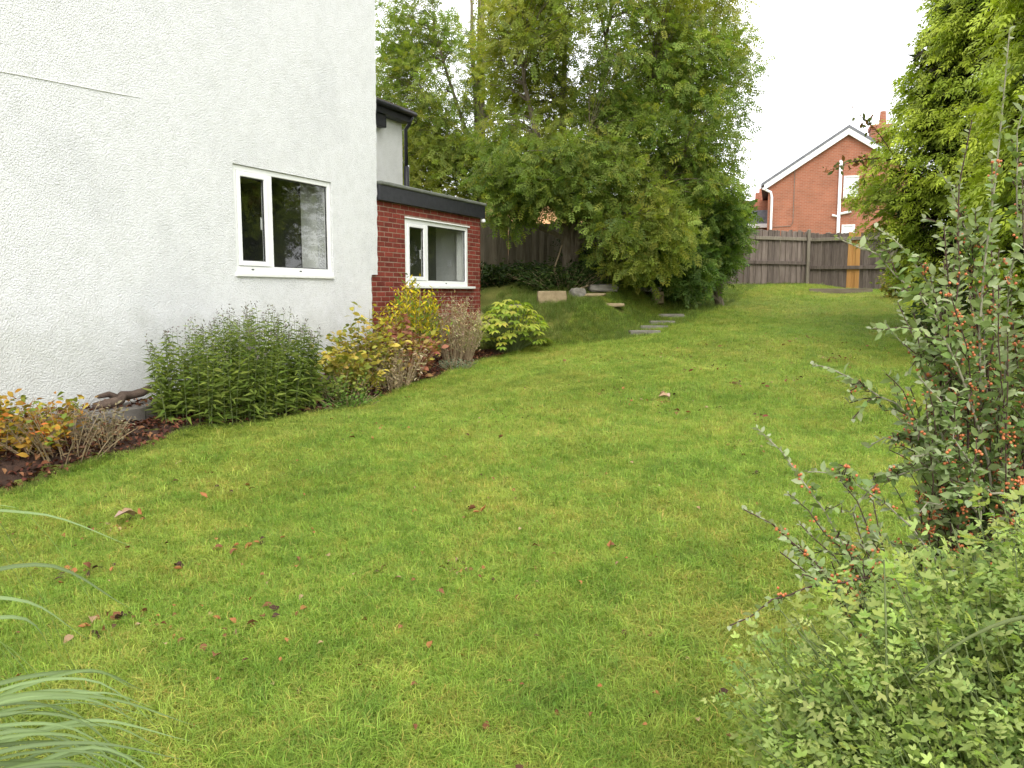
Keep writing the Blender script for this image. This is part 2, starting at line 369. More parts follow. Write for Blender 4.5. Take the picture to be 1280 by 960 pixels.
# ------------------------------------------------------------------ buildings
def ring_wall(m, xf, xb, y0, y1, z0, z1, h):
    """wall slab facing +x with one rectangular opening h=(y0,y1,z0,z1)"""
    o_ = [(y0, z0), (y1, z0), (y1, z1), (y0, z1)]; i_ = [(h[0], h[2]), (h[1], h[2]), (h[1], h[3]), (h[0], h[3])]
    v = [(xf, *p) for p in o_] + [(xf, *p) for p in i_] + [(xb, *p) for p in o_] + [(xb, *p) for p in i_]
    f = []
    for a in range(4):
        b = (a+1) % 4
        f += [(a, b, 4+b, 4+a), (8+b, 8+a, 12+a, 12+b), (4+a, 4+b, 12+b, 12+a), (b, a, 8+a, 8+b)]
    m.add(v, f)
def window(parent, xf, y0, y1, z0, z1, ym, name='window', sill_out=.06, sill_over=.04):
    """casement at the y0 side, fixed light at the other; face at xf"""
    d = .07; fw = .062
    m = MB()
    m.box(xf-d, xf, y0, y0+fw, z0, z1, .004); m.box(xf-d, xf, y1-fw, y1, z0, z1, .004)
    m.box(xf-d, xf-.001, y0+fw, y1-fw, z1-fw, z1, .004); m.box(xf-d, xf-.001, y0+fw, y1-fw, z0, z0+fw+.02, .004)
    m.box(xf-d, xf+.001, ym-.04, ym+.04, z0+fw+.02, z1-fw, .004)
    wn = m.build('window', M['upvc'], parent); fix(wn.data)
    a0, a1, c0, c1 = y0+fw+.004, ym-.044, z0+fw+.024, z1-fw-.004
    m = MB(); s = .058; xs_ = xf+.012
    m.box(xs_-.06, xs_, a0, a0+s, c0, c1, .006); m.box(xs_-.06, xs_, a1-s, a1, c0, c1, .006)
    m.box(xs_-.06, xs_-.001, a0+s, a1-s, c1-s, c1, .005); m.box(xs_-.06, xs_-.001, a0+s, a1-s, c0, c0+s, .005)
    fix(m.build('casement_sash', M['upvc'], wn).data)
    # gaskets and panes
    for (p0, p1, q0, q1, xx) in ((a0+s, a1-s, c0+s, c1-s, xf-.012), (ym+.04, y1-fw, z0+fw+.02, z1-fw, xf-.03)):
        m = MB(); gk = .012
        m.box(xx-.012, xx+.006, p0, p0+gk, q0, q1); m.box(xx-.012, xx+.006, p1-gk, p1, q0, q1)
        m.box(xx-.012, xx+.005, p0+gk, p1-gk, q0, q0+gk); m.box(xx-.012, xx+.005, p0+gk, p1-gk, q1-gk, q1)
        m.build('gasket', M['sealant'], wn)
        m = MB(); m.add([(xx, p0+gk*.5, q0+gk*.5), (xx, p1-gk*.5, q0+gk*.5), (xx, p1-gk*.5, q1-gk*.5), (xx, p0+gk*.5, q1-gk*.5)], [(0, 1, 2, 3)])
        m.build('pane', M['glass'], wn)
    m = MB(); m.box(xf-.05, xf+sill_out, y0-.02, y1+sill_over, z0-.045, z0-.003, .006); fix(m.build('sill', M['sill'], wn).data)
    m = MB(); m.box(xf-.085, xf-.065, a1-s+.012, a1-s+.034, (c0+c1)/2-.10, (c0+c1)/2+.05, .004); m.build('handle', M['upvc'], wn)
    for yy in (y0+.3*(ym-y0)+.1, ym+.45*(y1-ym)):
        m = MB(); m.box(xf, xf+.004, yy-.02, yy+.02, z0+.035, z0+.05); m.build('drain_slot', M['sealant'], wn)
    return wn

# --- white house
house = empty('white_house', (WX, 2, -.2), 'white roughcast house wall with a two-light window and bare upper storey', 'house')
house.location = (0, 0, 0)
hole = (7.175, 8.985, 1.30, 2.605)
m = MB(); ring_wall(m, WX, WX-.26, -6, 9.3, -.6, 7.6, hole)
zz = np.concatenate([np.arange(-.6, 1.37, .06), [1.375, 1.381], np.arange(1.43, 7.6, .06), [7.6]])
pr = None; n0 = len(m.v)
vv = []
for z in zz:
    ye = (9.87 if z < 1.379 else 10.03+.012*max(0, min(z-1.4, 5))*1.2) + rng.uniform(-.011, .011)
    vv += [(WX, 9.3, z), (WX, ye, z), (WX-.26, ye, z), (WX-.26, 9.3, z)]
ff = []
for a in range(len(zz)-1):
    p, q = a*4, a*4+4
    ff += [(p, p+1, q+1, q), (p+1, p+2, q+2, q+1), (p+2, p+3, q+3, q+2)]
m.add(vv, ff)
m.box(-13, WX-.26, -6, -5.75, -.6, 7.6); m.box(-13, -12.75, -5.75, 9.8, -.6, 7.6); m.box(-12.75, WX-.261, 9.55, 9.8, -.6, 7.6)
wl = m.build('rendered_wall', M['render'], house)
m = MB(); m.add([(-13.4, -6.3, 7.5), (-13.4, 10.2, 7.5), (WX+.35, 10.2, 7.5), (WX+.35, -6.3, 7.5), (-10, -6.3, 9.6), (-10, 10.2, 9.6)],
                [(0, 1, 5, 4), (2, 3, 4, 5), (1, 2, 5), (3, 0, 4), (0, 3, 2, 1)]); m.build('roof', M['tile'], house)
window(house, WX-.022, hole[0]+.004, hole[1]-.004, hole[2]+.045, hole[3]-.004, 7.80, sill_out=.05, sill_over=-.002)
# render seam: a thin raised bead
pts = [np.array([WX+.002, y_, 2.985+.066*(y_-4.5)+.006*math.sin(3*y_)]) for y_ in np.linspace(2.2, 5.93, 16)]
m = MB(); m.tube(pts, [.006]*15+[.002], 5); m.build('render_seam', M['render2'], house)
# room behind the window
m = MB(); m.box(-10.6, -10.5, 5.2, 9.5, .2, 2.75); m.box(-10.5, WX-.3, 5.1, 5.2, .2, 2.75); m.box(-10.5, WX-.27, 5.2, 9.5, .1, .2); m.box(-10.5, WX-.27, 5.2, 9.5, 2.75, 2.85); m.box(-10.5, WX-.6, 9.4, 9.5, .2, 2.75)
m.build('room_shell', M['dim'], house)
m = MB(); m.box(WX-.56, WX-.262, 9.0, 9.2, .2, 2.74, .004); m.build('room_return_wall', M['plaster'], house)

# --- brick extension
EX = WX-.035; EY1 = 13.385
ext = empty('brick_extension', (0, 0, 0), 'red brick flat-roofed extension with black fascia and white window', 'extension')
eh = (10.845, 12.905, 1.20, 2.285)
m = MB(); ring_wall(m, EX-.0035, EX-.23, 9.82, EY1-.012, -.3, 2.52, eh)
m.box(-10.8, EX-.231, EY1-.24, EY1-.012, -.3, 2.52); m.box(-10.8, -10.6, 9.82, EY1-.241, -.3, 2.52)
fix(m.build('mortar_core', M['mortar'], ext).data)
templ = {}
def brick_mesh(L, D=.05, H=.065):
    key = (round(L, 3), round(D, 3), H)
    if key not in templ:
        mm = MB(); mm.box(-D, 0, 0, L, 0, H, .004); templ[key] = fix(mm.mesh('brick', M['brick']))
    return templ[key]
low = MB(); nb = 0
for c in range(-4, 34):
    z = .006 + c*.0752
    if z + .065 > 2.5: break
    y = 9.83 - (.1125 if c % 2 else 0)
    while y < EY1-.02:
        y0, y1 = max(y, 9.83), min(y+.215, EY1); y += .225
        if y1-y0 < .03: continue
        segs = [(y0, y1)]
        if z+.065 > eh[2]+.0 and z < eh[3]:
            segs = [(a, b) for a, b in ((y0, min(y1, eh[0]-.004)), (max(y0, eh[1]+.004), y1)) if b-a > .02]
        for a, b in segs:
            xx = EX + random.uniform(-.002, .002)
            if z < .62: low.box(xx-.05, xx, a, b, z, z+.065)
            else:
                o = obj('brick', brick_mesh(b-a), ext); o.location = (xx, a, z+random.uniform(-.002, .002)); nb += 1
low.build('brick_footing_courses', M['brick'], ext, kind='stuff')
# end face of the corner: headers (seen from beside the house)
for c in range(8, 34):
    z = .006+c*.0752
    if z+.065 > 2.5: break
    for q in range(3):
        x0 = EX-.056-.225*q - (.1125 if c % 2 else 0)
        m = None
        o = obj('brick', brick_mesh(.215, .02), ext); o.location = (x0, EY1-.006, z); o.rotation_euler = (0, 0, math.pi/2)
m = MB(); m.box(EX-.02, EX+.075, 10.06, EY1+.06, 2.484, 2.705, .004); m.box(-10.9, EX-.021, EY1+.02, EY1+.06, 2.484, 2.705, .004); fix(m.build('fascia', M['black'], ext).data)
m = MB(); m.box(-10.95, EX+.1, 10.07, EY1+.085, 2.708, 2.765, .015); fix(m.build('flat_roof', M['felt'], ext).data)
window(ext, EX-.01, eh[0]+.003, eh[1]-.003, eh[2]+.03, eh[3]-.003, 11.50, sill_out=.07, sill_over=.18)
m = MB(); m.box(EX-.004, EX+.022, eh[0]-.01, eh[1]+.05, eh[3]-.001, eh[3]+.022, .004); fix(m.build('window_head_trim', M['upvc'], ext).data)
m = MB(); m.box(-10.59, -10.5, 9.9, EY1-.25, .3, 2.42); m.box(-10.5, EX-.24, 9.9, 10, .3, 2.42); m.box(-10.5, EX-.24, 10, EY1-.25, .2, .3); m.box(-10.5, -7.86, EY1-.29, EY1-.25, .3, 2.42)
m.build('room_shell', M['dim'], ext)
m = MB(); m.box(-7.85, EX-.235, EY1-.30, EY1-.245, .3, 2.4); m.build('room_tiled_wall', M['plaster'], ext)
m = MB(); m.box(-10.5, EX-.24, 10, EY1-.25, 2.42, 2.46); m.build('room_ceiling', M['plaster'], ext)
m = MB(); m.tube([(EX-.33, 11.15, 1.22), (EX-.33, 11.15, 1.40), (EX-.35, 11.17, 1.44), (EX-.40, 11.2, 1.44), (EX-.42, 11.21, 1.40)], .012, 7); m.build('kitchen_tap', M['chrome'], ext, True)
m = MB(); m.box(-7.6, -7.52, EY1-.312, EY1-.301, 1.6, 1.72, .003); m.build('light_switch', M['upvc'], ext)
m = MB(); m.box(EX-.228, EX-.084, eh[1]-.02, eh[1]-.002, eh[2]+.02, eh[3]-.02); m.build('window_reveal', M['plaster'], ext)
# small grey wall vent low on the brickwork and a white floodlight at the fascia end
v0 = at(567, 383, 13.2); m = MB(); m.box(EX+.002, EX+.05, v0[1]-.07, v0[1]+.07, .86, .98, .01)
for q in range(3): m.box(EX+.05, EX+.062, v0[1]-.06, v0[1]+.06, .875+.035*q, .893+.035*q)
fix(m.build('wall_vent', M['stone_grey'], ext).data)
m = MB(); m.box(EX+.03, EX+.09, EY1-.03, EY1+.05, 2.41, 2.475, .012); fix(m.build('alarm_light', M['upvc'], ext).data)

# --- upper rear wing above the flat roof
rw = empty('rear_wing', (0, 0, 0), 'pale rendered rear wing with tiled eaves and black gutter above the flat roof', 'building')
RX, RY = -9.5, 14.55
m = MB(); m.box(-14, RX, 9.9, RY, 2.2, 4.85, .04); fix(m.build('rendered_wall', M['render2'], rw).data)
slope = .36
rf = MB(); rf.add([(RX+.2, 9.8, 4.83), (RX+.2, RY+.08, 4.83), (RX-2.6, RY+.12, 4.83+2.88*slope), (RX-2.6, 9.8, 4.83+2.88*slope), (-14.4, RY+.12, 4.83), (-14.4, 9.8, 4.83)], [(0, 1, 2, 3), (3, 2, 4, 5), (1, 4, 2), (0, 3, 5)])
roof = rf.build('roof', M['tile'], rw)
tm = MB(); tm.box(-.36, 0, 0, .29, 0, .022, .005); tmesh = fix(tm.mesh('roof_tile', M['tile']))
for r in range(5):
    for q in range(15):
        yq = RY+.06-.3*(q+1) + (.15 if r % 2 else 0)
        if yq+.29 > RY+.2: continue
        o = obj('roof_tile', tmesh, roof); s_ = .33*r
        o.location = (RX+.25-s_*math.cos(math.atan(slope)), yq, 4.85+(s_-.05)*math.sin(math.atan(slope))+.012); o.rotation_euler = (0, math.atan(slope)-.06, 0)
m = MB(); m.tube([(RX+.24, yy, 4.80) for yy in np.linspace(9.8, RY+.1, 8)], .055, 9); m.build('gutter', M['black'], rw, True)
m = MB(); m.box(RX+.004, RX+.2, 9.9, RY-.0, 4.62, 4.78, .004); fix(m.build('soffit_board', M['black'], rw).data)
m = MB(); m.box(RX+.002, RX+.16, 13.2, 13.72, 4.38, 4.62, .01); fix(m.build('eaves_bracket', M['black'], rw).data)
m = MB(); m.tube([(RX+.22, RY+.02, 4.75), (RX+.14, RY+.02, 4.6), (RX+.07, RY+.0, 4.5), (RX+.07, RY, 3.75)], .038, 9); m.tube([(RX+.07, RY, 3.75), (RX+.07, RY, 2.6)], .058, 9)
m.build('downpipe', M['black'], rw, True)

# --- far brick house
def far_house():
    t = 38.5; A = at(963, 290, t); B = at(1055, 290, t); base = np.array([B[0], B[1], 0])
    h = empty('brick_house', (B[0], B[1], 0), 'red brick gable house with white bargeboards beyond the back fence', 'house')
    d = np.array([B[0]-A[0], B[1]-A[1]]); W = np.linalg.norm(d); h.rotation_euler = (0, 0, math.atan2(d[1], d[0])-R_(18))
    ze = at(963, 226, t)[2]; za = at(1055, 165, t)[2]
    m = MB(); D = 9
    m.add([(-W, 0, -.5), (W, 0, -.5), (W, 0, ze), (0, 0, za), (-W, 0, ze), (-W, D, -.5), (W, D, -.5), (W, D, ze), (0, D, za), (-W, D, ze)],
          [(0, 1, 2, 3, 4), (6, 5, 9, 8, 7), (1, 6, 7, 2), (5, 0, 4, 9)])
    m.build('wall', M['farbrick'], h)
    sl = (za-ze)/W
    for sg in (-1, 1):
        ov = .35
        m = MB(); m.add([(sg*(W+ov), -.22, ze-ov*sl+.06), (0, -.22, za+.06), (0, D+.2, za+.06), (sg*(W+ov), D+.2, ze-ov*sl+.06),
                         (sg*(W+ov), -.22, ze-ov*sl+.2), (0, -.22, za+.2), (0, D+.2, za+.2), (sg*(W+ov), D+.2, ze-ov*sl+.2)],
                        [(0, 1, 2, 3), (4, 5, 6, 7), (0, 1, 5, 4), (3, 2, 6, 7), (0, 3, 7, 4)])
        fix(m.build('roof_slope', M['slate'], h).data)
        m = MB(); m.add([(sg*(W+.2), -.2, ze-.2*sl-.22), (0, -.2, za-.24), (0, -.2, za+.055), (sg*(W+.2), -.2, ze-.2*sl+.055),
                         (sg*(W+.2), -.05, ze-.2*sl-.22), (0, -.05, za-.24), (0, -.05, za+.055), (sg*(W+.2), -.05, ze-.2*sl+.055)],
                        [(0, 1, 2, 3), (4, 5, 6, 7), (0, 1, 5, 4), (3, 2, 6, 7), (0, 3, 7, 4)])
        fix(m.build('bargeboard', M['whitewood'], h).data)
    px = lambda u: (u-1055)/1000*t*1.03
    pz = lambda v: at(1055, v, t)[2]
    m = MB(); m.tube([(-W-.28, -.12, ze-.25), (-W+.12, -.09, ze-.45), (-W+.18, -.09, ze-.7), (-W+.18, -.09, -.2)], .06, 8); m.build('downpipe', M['whitewood'], h, True)
    m = MB(); xp = px(1048); m.tube([(xp, -.1, pz(202)), (xp, -.1, -.2)], .075, 8); m.tube([(xp, -.1, pz(268)), (xp+.55, -.1, pz(265))], .06, 8); m.tube([(xp, -.1, pz(271)), (xp-.3, -.1, pz(269))], .05, 8)
    m.build('soil_pipe', M['whitewood'], h, True)
    m = MB(); m.tube([(px(996), -.03, pz(210)), (px(996), -.03, pz(276)), (px(993), -.03, pz(281)), (px(972), -.03, pz(282))], .013, 5); m.build('cable', M['stone_grey'], h)
    for (u0, u1, va, vb) in ((1052, 1069, 221, 248), (1052, 1067, 281, 305)):
        x0, x1, z1, z0 = px(u0), px(u1), pz(va), pz(vb)
        m = MB(); e = .07
        m.box(x0, x0+e, -.06, -.01, z0, z1); m.box(x1-e, x1, -.06, -.01, z0, z1); m.box(x0+e, x1-e, -.06, -.01, z0, z0+e); m.box(x0+e, x1-e, -.06, -.01, z1-e, z1)
        wn = m.build('window', M['whitewood'], h)
        m = MB(); m.box(x0+e, x1-e, -.03, -.012, z0+e, z1-e); m.build('pane', M['net'], wn)
        m = MB(); m.box(x0-.05, x1+.05, -.1, -.01, z0-.08, z0-.005); m.build('sill', M['stone'], wn)
    cx = px(1094); m = MB(); m.box(cx-.45, cx+.45, 1.2, 2.2, ze, pz(168)+.3); m.box(cx-.5, cx+.5, 1.15, 2.25, pz(168)+.3, pz(168)+.5); ch = m.build('chimney', M['farbrick'], h)
    m = MB(); m.tube([(cx+.1, 1.7, pz(168)+.5), (cx+.1, 1.7, pz(168)+1.2)], [.17, .13], 8); m.build('chimney_pot', M['farbrick'], ch)
    return h
far_house()
# lower house to its left
def low_house():
    t = 44; B = at(948, 290, t)
    h = empty('neighbour_house', (B[0], B[1], 0), 'low brick house with grey tiled porch roof beside the gable house', 'house')
    h.rotation_euler = (0, 0, R_(12))
    pz = lambda v: at(950, v, t)[2]
    m = MB(); m.box(-5, .75, .6, 6, -.5, pz(262)); m.build('wall', M['farbrick'], h)
    m = MB(); m.box(-5, .7, 0, .59, -.5, pz(284)); m.build('porch_wall', M['farbrick'], h)
    m = MB(); z0, z1 = pz(281), pz(258)
    for q in range(5):
        y0 = -.3+.26*q; za = z0+(z1-z0)*q/5; m.box(-5.2, .85, y0, y0+.34, za, za+(z1-z0)/5+.03)
    m.build('porch_roof', M['slate'], h)
    m = MB(); m.box(-5.2, .9, -.42, -.31, z0-.2, z0+.02, .01); m.build('gutter', M['whitewood'], h)
    m = MB(); m.box(-5.3, .8, .5, 6.2, pz(262), pz(250)); m.build('roof', M['farbrick'], h)
    m = MB(); m.box(-.1, .5, 2, 2.6, pz(250), pz(236)); m.box(.1, .3, 2.2, 2.4, pz(236), pz(230)); m.build('chimney', M['farbrick'], h)
low_house()
# tan-roofed house glimpsed through the big tree
h = empty('bungalow', at(690, 300, 42), 'pale orange roofed house glimpsed through the tree above the fence', 'house')
h.location = (*at(690, 300, 42)[:2], 0); h.rotation_euler = (0, 0, R_(15))
m = MB(); m.box(-7, 7, 0, 6, -.5, 3.2); m.build('wall', M['farbrick'], h)
m = MB(); m.add([(-7.4, -.4, 3.1), (7.4, -.4, 3.1), (7.4, 3, 6.4), (-7.4, 3, 6.4), (7.4, 6.4, 3.1), (-7.4, 6.4, 3.1)], [(0, 1, 2, 3), (3, 2, 4, 5), (0, 3, 5), (1, 4, 2)])
m.build('roof', plain('orange_pantile', (.42, .22, .10), (.55, .31, .15), 5, .9, .3), h)

# ------------------------------------------------------------------ fences
bm_cache = {}
def board_mesh(mat, hgt, wd, var):
    key = (mat.name, round(hgt, 2), round(wd, 3), var)
    if key not in bm_cache:
        mm = MB(); cut = [0, .012, -.01, .02][var]
        mm.box(-wd/2, wd/2, -.009, .009, 0, hgt, .003)
        mm.v = [(x, y, z + (cut*(1 if x > 0 else -1)*.5 if z > hgt/2 else 0)) for x, y, z in mm.v]
        bm_cache[key] = fix(mm.mesh('board', mat))
    return bm_cache[key]
def fence(name, A, B, z_top, label, mat, pmat, posts, rails, hgt=None, new=(), wd=.118, side=1, zb=None, group=None):
    A = np.array(A, float); B = np.array(B, float); L = np.linalg.norm(B-A); d = (B-A)/L; nrm = np.array([d[1], -d[0]])*side
    g0 = float(gz(*A)); f = empty(name, (A[0], A[1], g0), label, 'fence', group); f.rotation_euler = (0, 0, math.atan2(d[1], d[0]))
    x = .06; k = 0
    while x < L-.03:
        p = A+d*x; zg = (float(gz(*p)) if zb is None else zb) - .02
        tp = z_top(x/L) + random.uniform(-.025, .025); hh = max(.4, round((tp-zg)/.1)*.1)
        nw = any(a <= x < b for a, b in new)
        o = obj('board', board_mesh(M['wood_new'] if nw else mat, hh, wd+random.choice([0, -.004, .006]), random.randrange(4)), f)
        o.location = (x, random.uniform(-.006, .006) + (.02 if k % 2 else 0), tp-hh-g0); o.rotation_euler = (0, random.uniform(-.008, .008), random.uniform(-.03, .03))
        if nw: o['label'] = 'new orange pine board'
        x += wd*(.93 if not nw else 1.0); k += 1
    sy = -.045 if side > 0 else .045
    for rz in rails:
        n = max(1, int(round(L/2.6)))
        for q in range(n):
            a, b = L*q/n, L*(q+1)/n-.02
            za = z_top(a/L)+rz-g0+random.uniform(-.02, .02); zb_ = z_top(b/L)+rz-g0+random.uniform(-.02, .02)
            m = MB(); m.box(a, b, sy-.028, sy+.012, -.05, .05, .006); m.v = [(x_, y_, z_+za+(zb_-za)*(x_-a)/(b-a)) for x_, y_, z_ in m.v]
            fix(m.build('rail', pmat if rz > -.3 else mat, f).data)
    for pp in posts:
        p = A+d*pp; zg = float(gz(*p)); zt = z_top(pp/L)+.04
        m = MB(); m.box(pp-.05, pp+.05, sy-.085, sy-.03, zg-g0-.1, zt-g0, .01); fix(m.build('post', pmat, f).data)
    return f
FL = np.linalg.norm(FB-FA); mid = .62; FM = FA+(FB-FA)*mid
fence('close_board_fence', FA+(FA-FB)/FL*2.5, FM, lambda s: 2.93, 'tall dark green-stained board fence behind the big tree', M['wood_dark'], M['wood_dark'], [], [])
fence('weathered_fence', FM, FB, lambda s: 2.97, 'weathered grey board fence with two rails below the gable house', M['wood_old'], M['post'], [4.05], [-.24, -.95])
fence('patched_fence', FB, FC, lambda s: 2.90-.05*s, 'weathered fence panel patched with new orange boards', M['wood_old'], M['post'], [2.35], [-.18, -1.02], new=((1.1, 1.42),))
fence('distant_fence', FB+np.array([-2.2, 4.5]), FB+np.array([4.2, 4.2]), lambda s: 3.18, 'pale grey fence standing behind the patched fence panel', M['post'], M['post'], [.1, 2.4, 4.6], [], zb=1.2)

# ------------------------------------------------------------------ foliage machinery
def frames(d, up, roll=None):
    """rows: leaf axis y=d, normal z near up"""
    d = d/np.linalg.norm(d, axis=1, keepdims=True)
    x = np.cross(d, up); ln = np.linalg.norm(x, axis=1, keepdims=True); bad = ln[:, 0] < 1e-3
    x[bad] = [1, 0, 0]; ln[bad] = 1; x = x/ln; z = np.cross(x, d)
    if roll is not None:
        c, s = np.cos(roll)[:, None], np.sin(roll)[:, None]; x, z = x*c+z*s, z*c-x*s
    return np.stack([x, d, z], 2)      # columns
def rand_dir(n):
    v = rng.normal(size=(n, 3)); return v/np.linalg.norm(v, axis=1, keepdims=True)
def cloud_mesh(name, tv, tf, P, Fr, S, C, mat, jitter=0):
    n, k = len(P), len(tv)
    V = np.einsum('nij,kj->nki', Fr, tv)*S[:, None, None] + P[:, None, :]
    Fc = (tf[None] + (np.arange(n)*k)[:, None, None]).reshape(-1, tf.shape[1])
    Cc = np.repeat(C, k, axis=0)
    return np_mesh(name, V.reshape(-1, 3), Fc, mat, Cc)
def leaves_of(parent, name, tv, tf, P, Fr, S, C, mat, single=0, mass_name='leaves'):
    """the leaves that show largest become parts of their own, the rest one part"""
    n = len(P); own = np.zeros(n, bool)
    if single:
        u, v, d = seen(P+np.array(parent.location)); size = np.where((d > .2) & (u > -20) & (u < 1300) & (v > -20) & (v < 980), S/np.maximum(d, .2), 0)
        size = size*rng.uniform(.75, 1.25, n); idx = np.argsort(-size)[:single]; idx = idx[size[idx] > 0]; own[idx] = True
        nv = 8; q = rng.integers(0, nv, n)
        # colour variants shared by alike leaves
        lum = C[own].sum(1); o_ = np.argsort(np.argsort(lum)); grp = np.minimum(o_*nv//max(1, own.sum()), nv-1)
        for g_ in range(nv):
            ids = np.flatnonzero(own)[grp == g_]
            if not len(ids): continue
            cc = C[ids].mean(0); me = np_mesh(name, tv, tf, mat, np.repeat(cc[None], len(tv), 0))
            for a in ids:
                o = bpy.data.objects.new(name, me); col.objects.link(o); o.parent = parent
                mt = Matrix([[*(Fr[a][r]*S[a]), P[a][r]] for r in range(3)] + [[0, 0, 0, 1]]); o.matrix_basis = mt
    r = ~own
    if len(tv) == 8:      # the mass of small leaves uses a lighter six-point leaf
        tv = tv[[0, 1, 3, 4, 6, 7]]; tf = np.array([(0, 2, 1), (1, 2, 4), (1, 4, 3), (3, 4, 5)])
    if r.any(): obj(mass_name, cloud_mesh(mass_name, tv, tf, P[r], Fr[r], S[r], C[r], mat), parent, kind='stuff')
def oval(w=.25, fold=.06, droop=.1):
    v = np.array([(0, 0, 0), (-w*.8, .3, fold), (0, .3, 0), (w*.8, .3, fold), (-w*.85, .62, fold-.02), (0, .64, -.02), (w*.85, .62, fold-.02), (0, 1, -droop)], float)
    f = np.array([(0, 2, 1), (0, 3, 2), (1, 2, 5), (1, 5, 4), (2, 3, 6), (2, 6, 5), (4, 5, 7), (5, 6, 7)]); return v, f
def lance(w=.1, droop=.18):
    v = np.array([(0, 0, 0), (-w, .4, .03), (w, .4, .03), (0, .45, -.01), (0, 1, -droop)], float)
    f = np.array([(0, 3, 1), (0, 2, 3), (1, 3, 4), (3, 2, 4)]); return v, f
def pinnate(pairs=4, ll=.36, lw=.085, droop=.25, fine=False):
    v = []; f = []
    def leaflet(p, ang, L, W):
        d = np.array([math.sin(ang), math.cos(ang), 0]); s = np.array([math.cos(ang), -math.sin(ang), 0]); n = len(v); zz = np.array([0, 0, 1.])
        if fine:
            for q in (p, p+d*L*.35-s*W*.9+zz*.02, p+d*L*.35+s*W*.9+zz*.02, p+d*L*.7-s*W*.75+zz*.005, p+d*L*.7+s*W*.75+zz*.005, p+d*L-zz*.1*L): v.append(q)
            f.extend([(n, n+2, n+1), (n+1, n+2, n+4), (n+1, n+4, n+3), (n+3, n+4, n+5)])
        else:
            for q in (p, p+d*L*.45-s*W+zz*.03*L, p+d*L*.45+s*W+zz*.03*L, p+d*L-zz*.22*L): v.append(q)
            f.extend([(n, n+2, n+1), (n+1, n+2, n+3)])
    for i_ in range(pairs):
        t = .25+.6*i_/max(1, pairs-1); p = np.array([0, t, -droop*t*t])
        for sg in (-1, 1): leaflet(p, sg*1.05, ll*(1-.25*abs(t-.5)), lw)
    leaflet(np.array([0, .86, -droop*.74]), 0, ll, lw)
    n = len(v); v.extend([np.array([-.008, 0, 0]), np.array([.008, 0, 0]), np.array([0, .9, -droop*.8])]); f.append((n, n+1, n+2))
    return np.array(v), np.array(f)
def spray(n=6, droop=.3):
    """flattened conifer spray"""
    v = []; f = []
    def bl(p, ang, L, W, dz):
        d = np.array([math.sin(ang), math.cos(ang), 0]); s = np.array([d[1], -d[0], 0]); k_ = len(v)
        for q in (p, p+d*L*.5-s*W, p+d*L*.5+s*W, p+d*L+np.array([0, 0, dz])): v.append(q)
        f.extend([(k_, k_+2, k_+1), (k_+1, k_+2, k_+3)])
    for i_ in range(n):
        t = .05+.8*i_/n; p = np.array([0, t, -droop*t*t])
        for sg in (-1, 1):
            bl(p, sg*(.75-.2*t), .46*(1-.55*t), .068, -.06)
    bl(np.array([0, .55, -droop*.3]), 0, .5, .05, -droop*.6)
    return np.array(v), np.array(f)
def palette(n, cols, w=None, jit=.18):
    cols = np.array(cols, float); i_ = rng.choice(len(cols), n, p=w); c = cols[i_]*rng.uniform(1-jit, 1+jit, (n, 1))*rng.uniform(.94, 1.06, (n, 3)); return c
def curve(p0, p1, bend, n=7):
    p0 = np.array(p0, float); p1 = np.array(p1, float); t = np.linspace(0, 1, n)[:, None]
    return p0*(1-t)+p1*t + np.array(bend)*4*t*(1-t)

